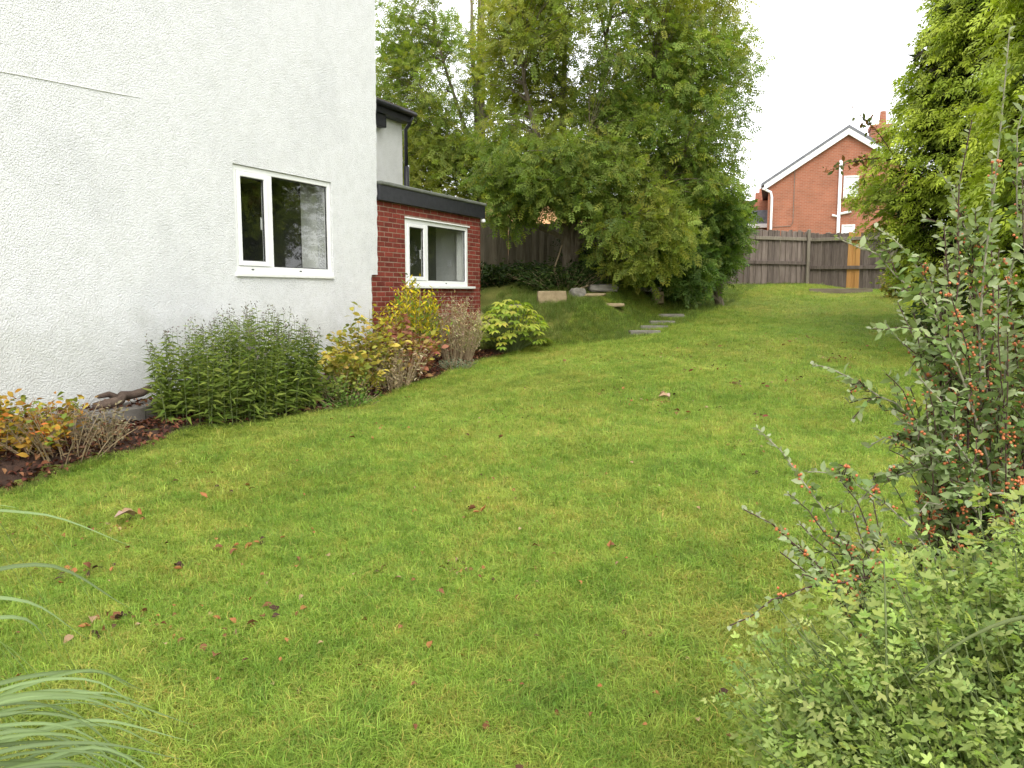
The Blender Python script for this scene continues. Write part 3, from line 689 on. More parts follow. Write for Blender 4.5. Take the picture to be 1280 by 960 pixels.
# ------------------------------------------------------------------ trees
def field(P, seed):
    r = np.random.default_rng(seed); s = np.zeros(len(P))
    for fr in (.8, 1.5, 2.6):
        for _ in range(3):
            k_ = r.normal(size=3)*fr; s += np.sin(P @ k_ + r.uniform(0, 6.3))/fr**.6
    return s
def tree(name, label, base, stems, blobs, ncl, per, leaf_len, cols, weights, rcl=.42, seed=1, thr=-.6, group=None, pairs=4, trunk_r=.12, yellow=None, shell=.45):
    """stems: list of end points of main limbs; blobs: (centre, radii, weight)"""
    t = empty(name, base, label, 'tree', group); base = np.array(base, float)
    mb = MB(); sk = []
    for (e, fork, r0) in stems:
        e = np.array(e, float); b0 = base + np.array([rng.uniform(-.1, .1), rng.uniform(-.1, .1), 0])
        f_ = base + np.array([0, 0, fork]) + (e-base)*np.array([.08, .08, 0])
        mid_ = f_*.5+e*.5 + np.array([(e-base)[0]*.12, (e-base)[1]*.12, -.1])
        pts = [b0-np.array([0, 0, .15]), b0*.6+f_*.4, f_, f_*.6+mid_*.4+rng.normal(0, .05, 3), mid_, mid_*.5+e*.5+rng.normal(0, .07, 3), e]
        pts = [np.asarray(p)-base for p in pts]
        rr = [r0*1.3, r0*1.1, r0, r0*.8, r0*.6, r0*.38, r0*.12]; mb.tube(pts, rr, 8)
        for q in range(2, 6):
            for s in np.linspace(0, 1, 4)[:-1]: sk.append((pts[q]*(1-s)+pts[q+1]*s, rr[q]*(1-s)+rr[q+1]*s))
    skp = np.array([p for p, _ in sk]); skr = np.array([r for _, r in sk])
    # cluster centres in the crown volume, pushed towards the outside
    Cn = []
    wts = np.array([b[2] for b in blobs], float); wts /= wts.sum()
    for b, wgt in zip(blobs, wts):
        n_ = int(ncl*wgt*1.5); d = rand_dir(n_); r = rng.uniform(shell**3, 1, n_)**(1/3)
        Cn.append(np.array(b[0]) + d*r[:, None]*np.array(b[1]))
    Cn = np.concatenate(Cn); Cn = Cn[field(Cn, seed) > thr][:]; rng.shuffle(Cn); Cn = Cn[:ncl]
    gnd = gz(Cn[:, 0], Cn[:, 1]); Cn[:, 2] = np.maximum(Cn[:, 2], gnd+.15)
    # twigs to every cluster
    for c in Cn:
        q = c-base; dd = np.linalg.norm(skp-q, axis=1) + 1.2*np.maximum(0, skp[:, 2]-q[2]+.2); a = int(np.argmin(dd)); s = skp[a]
        if np.linalg.norm(q-s) > .15:
            r0 = min(skr[a]*.5, .012+.007*np.linalg.norm(q-s)); mb.tube(curve(s, q, (0, 0, .1*np.linalg.norm(q-s)), 5), np.linspace(r0, .004, 5), 5, False)
    mb.build('trunk', M['bark'], t, True)
    n_ = len(Cn)*per; ci = np.repeat(np.arange(len(Cn)), per)
    off = rand_dir(n_)*(rng.uniform(0, 1, n_)**.5)[:, None]*rcl*rng.uniform(.6, 1.25, len(Cn))[ci][:, None]; off[:, 2] *= .75
    P = Cn[ci]+off
    ctr = np.array(blobs[0][0])
    d = off/rcl*.8 + .6*rand_dir(n_) + .25*(P-ctr)/np.linalg.norm(P-ctr, axis=1, keepdims=True) + np.array([0, 0, -.04])
    up = np.array([0, 0, 1.]) + .5*(P-ctr)/np.linalg.norm(P-ctr, axis=1, keepdims=True) + .85*rand_dir(n_)
    Fr = frames(d, up); S = leaf_len*rng.uniform(.65, 1.2, n_)
    tone = rng.uniform(.75, 1.25, len(Cn))[ci][:, None]
    C = palette(n_, cols, weights)*tone
    if yellow is not None:
        yc, ya = yellow; kf = np.clip(ya*(field(Cn, seed+7)[ci]*.4+.3), 0, 1)[:, None]*rng.uniform(.3, 1, (n_, 1)); C = C*(1-kf)+np.array(yc)*kf
    tv, tf = pinnate(pairs, .34, .07, .16); obj('crown', cloud_mesh('crown', tv, tf, P-base, Fr, S, C, M['leaf']), t, kind='stuff')
    return t
def ontop(u, v, t): p = at(u, v, t); return (p[0], p[1], float(gz(p[0], p[1])))
GA = [(.175, .24, .046), (.22, .285, .055), (.13, .195, .04), (.29, .31, .058)]
bA = ontop(712, 340, 17.6)
tree('ash_tree', 'large multi-stemmed green and yellow ash tree in front of the dark board fence', bA,
     [(at(650, 40, 17), 1.0, .12), (at(700, -40, 17.8), .9, .13), (at(770, -30, 17.5), 1.0, .12), (at(830, 60, 17), .8, .11), (at(860, 180, 16.6), .7, .09), (at(600, 230, 17), .8, .07), (at(740, 150, 16.2), .9, .07), (at(900, 60, 18.5), .9, .09)],
     [(at(745, 60, 17.5), (2.6, 2.4, 2.7), 3.0), (at(865, 80, 17.8), (1.35, 1.6, 2.2), 1.3), (at(655, 70, 17.5), (1.0, 1.4, 2.2), .8), (at(700, 215, 16.4), (1.8, 1.2, .85), .9),
      (at(790, 220, 16.8), (2.0, 1.5, 1.0), 1.0), (at(868, 225, 17.6), (1.1, 1.2, 1.4), 1.0), (at(640, 235, 17.0), (.75, .7, .8), .4), (at(800, 300, 16.0), (1.0, .7, .7), .4), (at(740, -60, 17.8), (3.2, 2.6, 1.6), .9), (at(715, 160, 16.8), (2.2, 1.3, .9), .9), (at(840, 160, 17.0), (1.7, 1.3, 1.0), .8)],
     1020, 29, .25, GA, [.35, .3, .2, .15], .42, 3, -1.6, 'ash trees by the fence', 4, yellow=((.40, .36, .05), .55), shell=.35)
bB = ontop(600, 300, 22.5)
tree('ash_tree', 'tall straight-trunked tree behind the fence above the brick extension', bB,
     [(at(602, -160, 22.5), 5.2, .15), (at(585, -60, 22), 4.0, .11), (at(540, -10, 22), 3.6, .07), (at(520, 90, 22), 2.8, .06), (at(640, -40, 22.5), 4.2, .07), (at(560, 160, 21.5), 2.2, .06)],
     [(at(545, 110, 22), (1.7, 1.6, 2.4), 2.2), (at(610, -40, 23.5), (1.5, 1.2, 1.6), .45), (at(520, 20, 22), (1.2, 1.4, 1.7), 1.0), (at(560, 215, 22), (1.9, 1.2, 1.1), 1.5), (at(650, 190, 23.5), (1.0, 1.0, 1.5), .3), (at(500, 150, 23), (1.2, 1.4, 1.7), .7)],
     420, 28, .27, GA, [.35, .35, .15, .15], .46, 9, -1.2, 'ash trees by the fence', 4, yellow=((.34, .32, .05), .4))
bC = ontop(900, 362, 18.6)
tree('leafy_bush', 'dense dark green bush sweeping to the ground beside the weathered fence', bC,
     [(at(880, 260, 18), .2, .05), (at(910, 240, 18.4), .25, .05), (at(840, 290, 17.6), .2, .04), (at(900, 290, 18.5), .2, .04), (at(860, 220, 18), .25, .05)],
     [(at(862, 285, 18), (1.1, 1.0, 1.3), 1.4), (at(838, 330, 17.4), (.75, .7, .65), .7), (at(890, 290, 18.6), (.7, .7, 1.1), .9), (at(872, 228, 18.2), (.9, .8, .8), .7), (at(790, 325, 17.6), (.8, .7, .6), .5)],
     360, 30, .27, [(.09, .155, .034), (.125, .2, .04), (.18, .245, .05)], [.4, .35, .25], .34, 21, -2.5, None, 4, yellow=((.24, .28, .05), .2), shell=.2)
# dark understorey behind and between the trunks: evergreen holly-like shrubs against the fence
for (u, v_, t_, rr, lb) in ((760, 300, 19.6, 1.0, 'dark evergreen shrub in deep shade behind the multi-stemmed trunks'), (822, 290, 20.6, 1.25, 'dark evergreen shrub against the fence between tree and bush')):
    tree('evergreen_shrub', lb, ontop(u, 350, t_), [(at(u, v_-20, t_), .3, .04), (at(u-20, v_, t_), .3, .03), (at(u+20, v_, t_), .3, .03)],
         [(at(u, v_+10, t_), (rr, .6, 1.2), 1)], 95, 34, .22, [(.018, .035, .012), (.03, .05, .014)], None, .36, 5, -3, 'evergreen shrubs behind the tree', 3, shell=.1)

# ------------------------------------------------------------------ golden conifers
def conifer(base, H, R0, label, n, seed, lean=0, low=.03):
    t = empty('golden_conifer', base, label, 'conifer', 'golden conifers along the right boundary'); base = np.array(base, float)
    mb = MB(); mb.tube([(0, 0, -.2), (0, 0, H*.4), (lean*.3, 0, H*.75), (lean*.5, 0, H*.97)], [.2, .15, .08, .02], 8)
    # plumes: branches that leave the trunk and arch outward
    npl = n//26
    h = rng.uniform(low, 1, npl)**.85; az = rng.uniform(0, 2*math.pi, npl)
    prof = lambda q: R0*np.clip(1-np.clip(q, 0, 1)**2.5, .04, 1)*(.6+.4*sm(q/.3))
    lump = 1+.09*np.sin(3*az+9*h+seed)+.07*np.sin(7*az-13*h)+.05*np.sin(17*h+seed)
    rad = prof(h)*lump*rng.uniform(.9, 1.03, npl)
    P = []; D = []; Sz = []; Cc = []; NU = []
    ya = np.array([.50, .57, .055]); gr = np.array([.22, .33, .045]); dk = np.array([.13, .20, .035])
    for k_ in range(npl):
        o = np.array([math.cos(az[k_]), math.sin(az[k_]), 0]); zt = h[k_]*H; tip = o*rad[k_]+np.array([0, 0, zt+.25*rad[k_]*(.5-h[k_])*0])
        root = o*.1+np.array([0, 0, zt-.35*rad[k_]])
        bend = np.array([0, 0, .12*rad[k_]])
        if k_ % 3 == 0: mb.tube(curve(root, tip*.92+root*.08, bend, 5), np.linspace(.022, .004, 5), 4, False)
        ns = 26; s = 1-rng.uniform(0, 1, ns)**1.4*.38
        pt = root*(1-s)[:, None]+tip*s[:, None]+bend*(4*s*(1-s))[:, None]
        side = np.cross(o, [0, 0, 1.]); lat = rng.normal(0, 1, ns)*(.1+.16*(1.05-s))
        pt = pt + side*lat[:, None] + np.array([0, 0, 1.])*rng.normal(0, .06, ns)[:, None]
        d_ = o*.75 + side[None]*(lat*2.4)[:, None] + rng.normal(0, .25, (ns, 3)) + np.array([0, 0, -.38]); NU.append(np.repeat((o*.9+np.array([0, 0, .75]))[None], ns, 0))
        P.append(pt); D.append(d_); Sz.append(rng.uniform(.14, .265, ns))
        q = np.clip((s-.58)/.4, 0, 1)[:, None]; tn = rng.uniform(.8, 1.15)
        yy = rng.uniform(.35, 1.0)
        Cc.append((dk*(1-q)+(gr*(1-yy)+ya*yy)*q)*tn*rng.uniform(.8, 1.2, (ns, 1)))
    P = np.concatenate(P); D = np.concatenate(D); S = np.concatenate(Sz); C = np.concatenate(Cc)
    Fr = frames(D, np.concatenate(NU)+.45*rand_dir(len(P)), rng.normal(0, .3, len(P)))
    tv, tf = spray(3, .35)
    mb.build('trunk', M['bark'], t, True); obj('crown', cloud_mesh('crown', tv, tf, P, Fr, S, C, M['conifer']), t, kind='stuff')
    # shaded dead inner twigs
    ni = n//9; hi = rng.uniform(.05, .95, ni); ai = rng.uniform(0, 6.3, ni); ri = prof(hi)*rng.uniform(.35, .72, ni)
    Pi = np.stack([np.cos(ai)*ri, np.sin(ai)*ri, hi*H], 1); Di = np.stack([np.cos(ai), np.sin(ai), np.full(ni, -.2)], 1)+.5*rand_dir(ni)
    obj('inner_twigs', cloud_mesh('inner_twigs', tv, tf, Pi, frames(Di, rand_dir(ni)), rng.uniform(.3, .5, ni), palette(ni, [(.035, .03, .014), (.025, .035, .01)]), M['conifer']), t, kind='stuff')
    return t
def gp(x, y): return (x, y, float(gz(x, y)))
conifer(gp(1.6, 15.2), 7.7, 2.2, 'golden conifer standing closest to the patched fence panel', 34000, 2)
conifer(gp(2.75, 11.2), 9.2, 2.3, 'golden conifer rising behind the orange-berried shrub', 33000, 5)
conifer(gp(2.9, 19.2), 8.8, 2.1, 'golden conifer at the back of the row beyond the other two', 5000, 8)

# ------------------------------------------------------------------ bed plants
def shrub_shell(name, label, cat, base, group=None): return empty(name, base, label, cat, group)
# upright leafy perennial clump
def perennial():
    c = np.array([-6.22, 6.35]); rx, ry = .47, 1.02
    base = np.array([*c, float(gz(*c))])
    t = shrub_shell('perennial_clump', 'tall dense clump of narrow green leaves growing against the white wall', 'shrub', base)
    st = MB(); P = []; D = []; S = []; C = []; TP = []; TD = []; TS = []; TC = []
    for k_ in range(215):
        a = rng.uniform(0, 6.283); r = math.sqrt(rng.uniform(0, 1)); px, py = r*rx*math.cos(a), r*ry*math.sin(a)
        g0 = float(gz(c[0]+px, c[1]+py))-base[2]
        hgt = rng.uniform(.84, 1.1)*(1-.25*r*r)*(1+.07*math.sin(3*py)); ln = np.array([px*.22+rng.normal(0, .04), py*.06+rng.normal(0, .04), 0])
        pts = curve((px, py, g0-.03), np.array([px, py, g0+hgt])+ln, ln*-.15, 6); st.tube(pts, np.linspace(.005, .002, 6), 4, False)
        nl = 40; s = np.linspace(.12, .99, nl); az = np.arange(nl)*2.4+rng.uniform(0, 6)
        pp = np.stack([np.interp(s, np.linspace(0, 1, 6), pts[:, q]) for q in range(3)], 1)
        P.append(pp); D.append(np.stack([np.cos(az), np.sin(az), rng.uniform(-.25, .7, nl)], 1)); S.append((.15-.085*s**2)*rng.uniform(.75, 1.2, nl))
        C.append(palette(nl, [(.10, .145, .026), (.145, .195, .034), (.20, .245, .048)], [.4, .4, .2]))
        if rng.uniform() < .75:
            nt_ = 9; TP.append(pp[-1]+rng.normal(0, .012, (nt_, 3))+np.linspace(0, .07, nt_)[:, None]*[0, 0, 1.]); TD.append(rand_dir(nt_)+[0, 0, .8]); TS.append(rng.uniform(.018, .035, nt_)); TC.append(palette(nt_, [(.17, .15, .13), (.13, .14, .07), (.2, .17, .17)]))
    st.build('stems', M['stemgreen'], t, kind='stuff')
    P = np.concatenate(P); D = np.concatenate(D); S = np.concatenate(S); C = np.concatenate(C)
    tv, tf = lance(.11, .3); leaves_of(t, 'leaf', tv, tf, P, frames(D, np.array([0, 0, 1.])+.3*rand_dir(len(P)), rng.normal(0, .7, len(P))), S, C, M['leafdull'], 280, 'leaves')
    TP = np.concatenate(TP); tv, tf = lance(.2, 0); obj('seed_heads', cloud_mesh('seed_heads', tv, tf, TP, frames(np.concatenate(TD), rand_dir(len(TP))), np.concatenate(TS), np.concatenate(TC), M['dead']), t, kind='stuff')
perennial()
def bushy(name, label, c, rx, ry, hgt, nst, nl, leaf, size, cols, w_=None, mat='leafdull', stem='twig', single=0, up=.4, spread=.5, s0=.15, rnd=.25, flop=0):
    base = np.array([*c, float(gz(*c))]); t = shrub_shell(name, label, 'shrub', base)
    st = MB(); P = []; D = []; S = []; C = []
    for k_ in range(nst):
        a = rng.uniform(0, 6.283); r = math.sqrt(rng.uniform(0, 1)); px, py = .45*r*rx*math.cos(a), .45*r*ry*math.sin(a)
        g0 = float(gz(c[0]+px, c[1]+py))-base[2]; h = hgt*rng.uniform(.6, 1.05)*(1-.35*r*r)
        end = np.array([px/.45+rng.normal(0, .05), py/.45+rng.normal(0, .06), g0+h*(1-flop*r)])
        pts = curve((px, py, g0-.03), end, (0, 0, .12*h*r), 6); st.tube(pts, np.linspace(.006, .0018, 6), 4, False)
        s = rng.uniform(s0, 1, nl); pp = np.stack([np.interp(s, np.linspace(0, 1, 6), pts[:, q]) for q in range(3)], 1)+rng.normal(0, size*spread, (nl, 3))
        d = np.stack([np.cos(az_ := rng.uniform(0, 6.28, nl)), np.sin(az_), rng.normal(up, .3, nl)], 1)
        P.append(pp); D.append(d); S.append(size*rng.uniform(.6, 1.25, nl)); C.append(palette(nl, cols, w_)*rng.uniform(.8, 1.2))
    st.build('stems', M[stem], t, kind='stuff')
    P = np.concatenate(P); D = np.concatenate(D)
    tv, tf = leaf; leaves_of(t, 'leaf', tv, tf, P, frames(D, np.array([0, 0, 1.])+rnd*2*rand_dir(len(P)), rng.normal(0, .6, len(P))), np.concatenate(S), np.concatenate(C), M[mat], single)
    return t
bushy('autumn_shrub', 'small shrub with orange and yellow autumn leaves at the start of the bed', (-6.35, 3.95), .5, .75, .46, 75, 22, oval(.27, .05, .15), .075, [(.42, .2, .035), (.40, .31, .05), (.25, .28, .05), (.42, .14, .035), (.18, .24, .045)], [.3, .28, .17, .1, .15], single=240)
bushy('dry_plant', 'withered grey-brown plant beside the orange-leaved shrub', (-6.12, 4.62), .3, .32, .34, 32, 16, oval(.22, .08, .2), .045, [(.2, .15, .09), (.12, .09, .06), (.25, .22, .13)], single=0)
bushy('autumn_shrub', 'loose shrub with yellow and olive leaves between clump and golden bush', (-6.2, 8.5), .52, .85, 1.12, 75, 28, oval(.32, .05, .15), .095, [(.46, .38, .07), (.33, .32, .06), (.2, .23, .045), (.5, .36, .1)], [.35, .25, .25, .15], single=260, flop=.3)
bushy('weigela_shrub', 'rusty red-brown leaved shrub in front of the golden bush', (-6.12, 9.3), .42, .68, 1.0, 55, 26, oval(.3, .05, .2), .105, [(.34, .15, .09), (.24, .085, .06), (.34, .23, .08), (.3, .28, .05)], [.38, .24, .2, .18], single=220, flop=.3)
bushy('golden_bush', 'small golden-yellow evergreen bush against the brick wall', (-6.5, 10.15), .42, .5, 1.32, 110, 30, lance(.16, .1), .09, [(.6, .47, .03), (.48, .42, .035), (.2, .27, .035), (.11, .18, .03)], [.35, .25, .25, .15], single=200, up=.9, s0=.25)
bushy('faded_lavender', 'faded buff and mauve flower stems between golden bush and broad-leaved plant', (-6.2, 10.95), .42, .6, 1.1, 120, 22, lance(.14, .1), .06, [(.46, .36, .21), (.40, .27, .22), (.30, .29, .13), (.38, .35, .2)], None, single=0, up=.8, s0=.25)
bushy('dry_stalks', 'straw-coloured dead stalks between the yellow and rusty shrubs', (-5.9, 8.8), .3, .45, .75, 60, 12, lance(.12, .2), .07, [(.42, .34, .2), (.33, .26, .15), (.45, .38, .25)], single=0, up=-.2)
bushy('green_weed', 'low green weeds sprouting between the clump and the yellow shrub', (-6.0, 7.75), .35, .6, .42, 40, 14, oval(.3, .05, .15), .06, [(.14, .2, .04), (.2, .24, .05), (.09, .14, .03)], single=0)
bushy('withered_stems', 'brown withered stems under the orange-leaved shrub', (-6.1, 4.25), .4, .7, .45, 45, 10, lance(.14, .2), .06, [(.2, .13, .07), (.13, .08, .05), (.3, .2, .1)], single=0, up=-.1)
bushy('silver_plant', 'low silver-green herb at the foot of the faded stems', (-5.85, 10.3), .3, .35, .22, 40, 14, lance(.16, .1), .05, [(.2, .23, .16), (.16, .2, .12)], single=0)
bushy('edging_weeds', 'low green weeds where the clump meets the lawn', (-5.75, 7.6), .35, .5, .2, 45, 12, oval(.28, .04, .1), .05, [(.09, .16, .03), (.12, .2, .04)], single=0)
# broad-leaved yellow-green plant: palmate fans of pointed leaves
def broadleaf():
    c = (-5.95, 12.35); base = np.array([*c, float(gz(*c))]); t = shrub_shell('broad_leaved_plant', 'lush yellow-green plant with big pointed lobed leaves by the brick corner', 'shrub', base)
    st = MB(); P = []; D = []; S = []; U = []
    for k_ in range(170):
        a = rng.uniform(0, 6.283); r = math.sqrt(rng.uniform(.02, 1)); e = np.array([.56*r*math.cos(a), .76*r*math.sin(a), (.86*(1-.55*r*r)+rng.normal(0, .04))*(1 if k_ % 3 else rng.uniform(.35, .85))])
        pts = curve((e[0]*.3, e[1]*.3, 0), e, (0, 0, .06), 5); st.tube(pts, np.linspace(.007, .004, 5), 4, False)
        o = np.array([math.cos(a), math.sin(a), 0]); sd_ = np.array([-o[1], o[0], 0]); L = rng.uniform(.12, .2)
        for an in (-1.5, -.75, 0, .75, 1.5):
            P.append(e); D.append(o*math.cos(an)+sd_*math.sin(an)+np.array([0, 0, -.25+rng.normal(0, .1)])); S.append(L*(1-.22*abs(an)/1.5)); U.append(np.array([0, 0, 1.])+o*.5+rng.normal(0, .15, 3))
    st.build('stems', M['stemgreen'], t, kind='stuff')
    P = np.array(P); tv, tf = oval(.23, .05, .18)
    C = np.repeat(palette(170, [(.34, .41, .06), (.42, .46, .08), (.23, .32, .045), (.45, .42, .07)], [.35, .25, .25, .15]), 5, 0)*rng.uniform(.9, 1.1, (850, 1))
    leaves_of(t, 'leaf', tv, tf, P, frames(np.array(D), np.array(U)), np.array(S), C, M['leaf'], 290)
broadleaf()
# plants under the conifers and at the back
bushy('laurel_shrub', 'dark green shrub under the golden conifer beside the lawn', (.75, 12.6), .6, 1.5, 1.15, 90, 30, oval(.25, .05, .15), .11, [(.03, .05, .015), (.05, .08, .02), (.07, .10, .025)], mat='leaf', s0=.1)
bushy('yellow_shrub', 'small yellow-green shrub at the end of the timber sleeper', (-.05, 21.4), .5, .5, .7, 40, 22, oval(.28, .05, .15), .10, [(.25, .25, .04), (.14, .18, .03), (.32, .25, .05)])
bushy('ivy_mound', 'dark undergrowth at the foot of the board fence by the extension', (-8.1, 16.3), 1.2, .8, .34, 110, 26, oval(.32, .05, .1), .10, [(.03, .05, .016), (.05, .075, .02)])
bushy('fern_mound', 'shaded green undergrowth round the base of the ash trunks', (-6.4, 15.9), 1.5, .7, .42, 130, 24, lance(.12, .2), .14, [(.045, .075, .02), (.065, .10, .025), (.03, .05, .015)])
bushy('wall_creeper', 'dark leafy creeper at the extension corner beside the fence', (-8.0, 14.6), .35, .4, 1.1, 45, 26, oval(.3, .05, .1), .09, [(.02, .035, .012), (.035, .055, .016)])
# overhanging twig with reddish leaves in front of the gable house
def overhang():
    p0 = at(1120, 200, 13.0); p1 = at(1030, 216, 13.0)
    t = empty('overhanging_branch', p0, 'thin branch with green and rusty leaves reaching towards the gable house', 'branch'); m = MB(); P = []; D = []
    for (e, n_) in ((p1-p0, 45), (at(1068, 140, 13)-p0, 30), (at(1075, 225, 13)-p0, 25)):
        c_ = curve((0, 0, 0), e, (0, 0, .1), 6); m.tube(c_, np.linspace(.012, .003, 6), 5, False)
        s = rng.uniform(.35, 1, n_); P.append(np.stack([np.interp(s, np.linspace(0, 1, 6), c_[:, q]) for q in range(3)], 1)+rng.normal(0, .05, (n_, 3))); D.append(rand_dir(n_)+[0, 0, -.5])
    m.build('twig', M['bark_dark'], t); P = np.concatenate(P); tv, tf = oval(.25)
    obj('leaves', cloud_mesh('leaves', tv, tf, P, frames(np.concatenate(D), rand_dir(len(P))), rng.uniform(.08, .14, len(P)), palette(len(P), [(.10, .13, .04), (.22, .10, .04), (.14, .16, .05)]), M['leafdull']), t, kind='stuff')
overhang()

# ------------------------------------------------------------------ berry shrub (grey-green leaves, orange fruit)
def berry_shrub(name, label, base, canes, fill, box, single, leafsize=.033, seed=4):
    base = np.array(base, float); t = empty(name, base, label, 'shrub', None)
    dark = MB(); whip = MB(); P = []; D = []; S = []; C = []; BP = []; U = []
    def cane(p0, p1, bend, r0, n=10, side=0, dens=.024, berries=.3, pale=False, s0=.1):
        c_ = curve(p0, p1, bend, n); c_ = c_ + np.concatenate([[np.zeros(3)], rng.normal(0, .006, (n-2, 3)), [np.zeros(3)]])
        (whip if pale else dark).tube(c_, np.linspace(r0, .0016, n), 5, False)
        L = np.linalg.norm(np.diff(c_, axis=0), axis=1).sum(); nl = int(L*(1-s0)/dens)
        s = np.linspace(s0, 1, nl); pp = np.stack([np.interp(s, np.linspace(0, 1, n), c_[:, q]) for q in range(3)], 1)
        ax = (c_[-1]-c_[0])/L; perp = np.cross(ax, [0, 0, 1.]); perp /= np.linalg.norm(perp)+1e-6; oth = np.cross(ax, perp)
        an = np.where(np.arange(nl) % 2, 0., math.pi)+rng.normal(0, .7, nl)
        d = ax*.75+perp*np.cos(an)[:, None]+oth*np.sin(an)[:, None]+rng.normal(0, .2, (nl, 3))
        P.append(pp); D.append(d); S.append(leafsize*rng.uniform(.65, 1.3, nl)*np.where(s > .9, .75, 1)); U.append(np.array([0, 0, 1.])+.5*rand_dir(nl))
        young = np.clip((s-.75)/.25, 0, 1)[:, None]
        cc = palette(nl, [(.20, .27, .095), (.26, .34, .135), (.15, .22, .065), (.34, .40, .22)], [.35, .3, .2, .15]); C.append(cc*(1-young*.7)+np.array([.33, .34, .24])*young*.7)
        for q in range(nl):
            if s[q] < .88 and rng.uniform() < berries*.16:
                for _ in range(rng.integers(2, 7)): BP.append(pp[q]+rng.normal(0, .008, 3)+np.array([0, 0, .006]))
        if side:
            for _ in range(side):
                q = rng.uniform(.15, .8); p = np.array([np.interp(q, np.linspace(0, 1, n), c_[:, a]) for a in range(3)])
                dd = ax*.6+rng.normal(0, .5, 3); cane(p, p+dd*rng.uniform(.08, .24)*(1.1-q*.8)*min(1, L/.8), (0, 0, .015), r0*.45, 6, 0, dens*.85, berries*1.3, s0=.05)
    for (p0, p1, bend, r0, sd_, be) in canes: cane(np.array(p0)-base, np.array(p1)-base, bend, r0*.7, 12, sd_+3, .0115, be, be < .48)
    lo, hi = np.array(box[0])-base, np.array(box[1])-base
    for _ in range(fill):
        p1 = rng.uniform(lo, hi); p0 = np.array([rng.normal(0, .08), rng.normal(0, .1), .02])
        cane(p0, p1, (0, 0, .1), .0027, 9, 8, .016, .8, s0=.12)
    dark.build('branches', M['bark_dark'], t, True, kind='stuff')
    if whip.v: whip.build('young_shoots', M['cane'], t, True, kind='stuff')
    P = np.concatenate(P); D = np.concatenate(D); S = np.concatenate(S); C = np.concatenate(C); U = np.concatenate(U)
    tv, tf = oval(.27, .05, .12); leaves_of(t, 'leaf', tv, tf, P, frames(D, U, rng.normal(0, .7, len(P))), S, C, M['leafdull'], single)
    # berries: little rounded fruits
    bv = [(0, 0, 1)]+[(.9*math.cos(q*1.2566+k_*.63), .9*math.sin(q*1.2566+k_*.63), .45-.9*k_) for k_ in (0, 1) for q in range(5)]+[(0, 0, -1)]; bf = []
    for q in range(5):
        e = (q+1) % 5; bf += [(0, 1+q, 1+e), (1+q, 6+q, 1+e), (1+e, 6+q, 6+e), (6+q, 11, 6+e)]
    bv = np.array(bv, float); bf = np.array(bf); BP = np.array(BP); n_ = len(BP)
    me = cloud_mesh('berries', bv, bf, BP, np.repeat(np.eye(3)[None], n_, 0), rng.uniform(.0034, .005, n_), np.ones((n_, 3)), M['berry']); me.polygons.foreach_set('use_smooth', np.ones(len(me.polygons), bool))
    obj('berries', me, t, kind='stuff')
bs = at(1245, 900, 2.35); bs[2] = float(gz(bs[0], bs[1]))
hub = lambda u, v, t: at(u, v, t)
canes = [(bs, at(1262, 38, 2.15), (-.05, .02, 0), .010, 6, .35), (bs, at(1215, 150, 2.3), (-.1, 0, .0), .009, 8, .6), (at(1240, 620, 2.3), at(1045, 297, 2.25), (.05, 0, .12), .006, 5, .25),
         (at(1230, 600, 2.35), at(1095, 285, 2.45), (.04, 0, .1), .006, 5, .3), (at(1220, 640, 2.3), at(1016, 456, 2.3), (.02, 0, .08), .006, 4, .25), (at(1200, 640, 2.3), at(1108, 405, 2.4), (.03, 0, .05), .005, 5, .3),
         (bs, at(1278, 220, 2.2), (.05, 0, 0), .009, 8, .6), (bs, at(1240, 190, 2.5), (.0, 0, 0), .008, 8, .6), (at(1240, 500, 2.4), at(1195, 230, 2.35), (0, 0, 0), .006, 6, .7), (bs, at(1330, 120, 2.3), (.06, 0, 0), .009, 8, .6), (at(1210, 560, 2.3), at(1150, 330, 2.4), (.03, 0, .05), .005, 6, .5), (at(1200, 600, 2.3), at(1085, 560, 2.35), (.0, 0, .06), .005, 6, .3), (at(1190, 600, 2.2), at(1062, 640, 2.2), (.0, 0, .07), .005, 5, .3), (at(1230, 560, 2.3), at(1130, 430, 2.3), (.03, 0, .05), .005, 6, .5), (at(1235, 500, 2.3), at(1175, 215, 2.4), (.03, 0, .03), .004, 5, .3), (at(1255, 480, 2.3), at(1285, 90, 2.2), (.0, 0, .0), .004, 5, .3), (at(1220, 640, 2.2), at(1140, 570, 2.1), (.0, 0, .05), .004, 4, .3), (at(1225, 660, 2.1), at(1148, 470, 2.15), (.03, 0, .02), .004, 4, .3),
         (at(1230, 640, 2.3), at(1120, 520, 2.25), (.0, 0, .03), .005, 5, .3), (at(1260, 620, 2.1), at(1150, 640, 2.1), (.0, 0, .03), .005, 4, .2)]
berry_shrub('berry_shrub', 'tall arching shrub with grey-green leaves and clusters of orange berries', bs, canes, 105, (at(1105, 650, 2.3), at(1330, 290, 2.75)), 300)
bs2 = at(1180, 960, 2.1); bs2[2] = float(gz(bs2[0], bs2[1]))
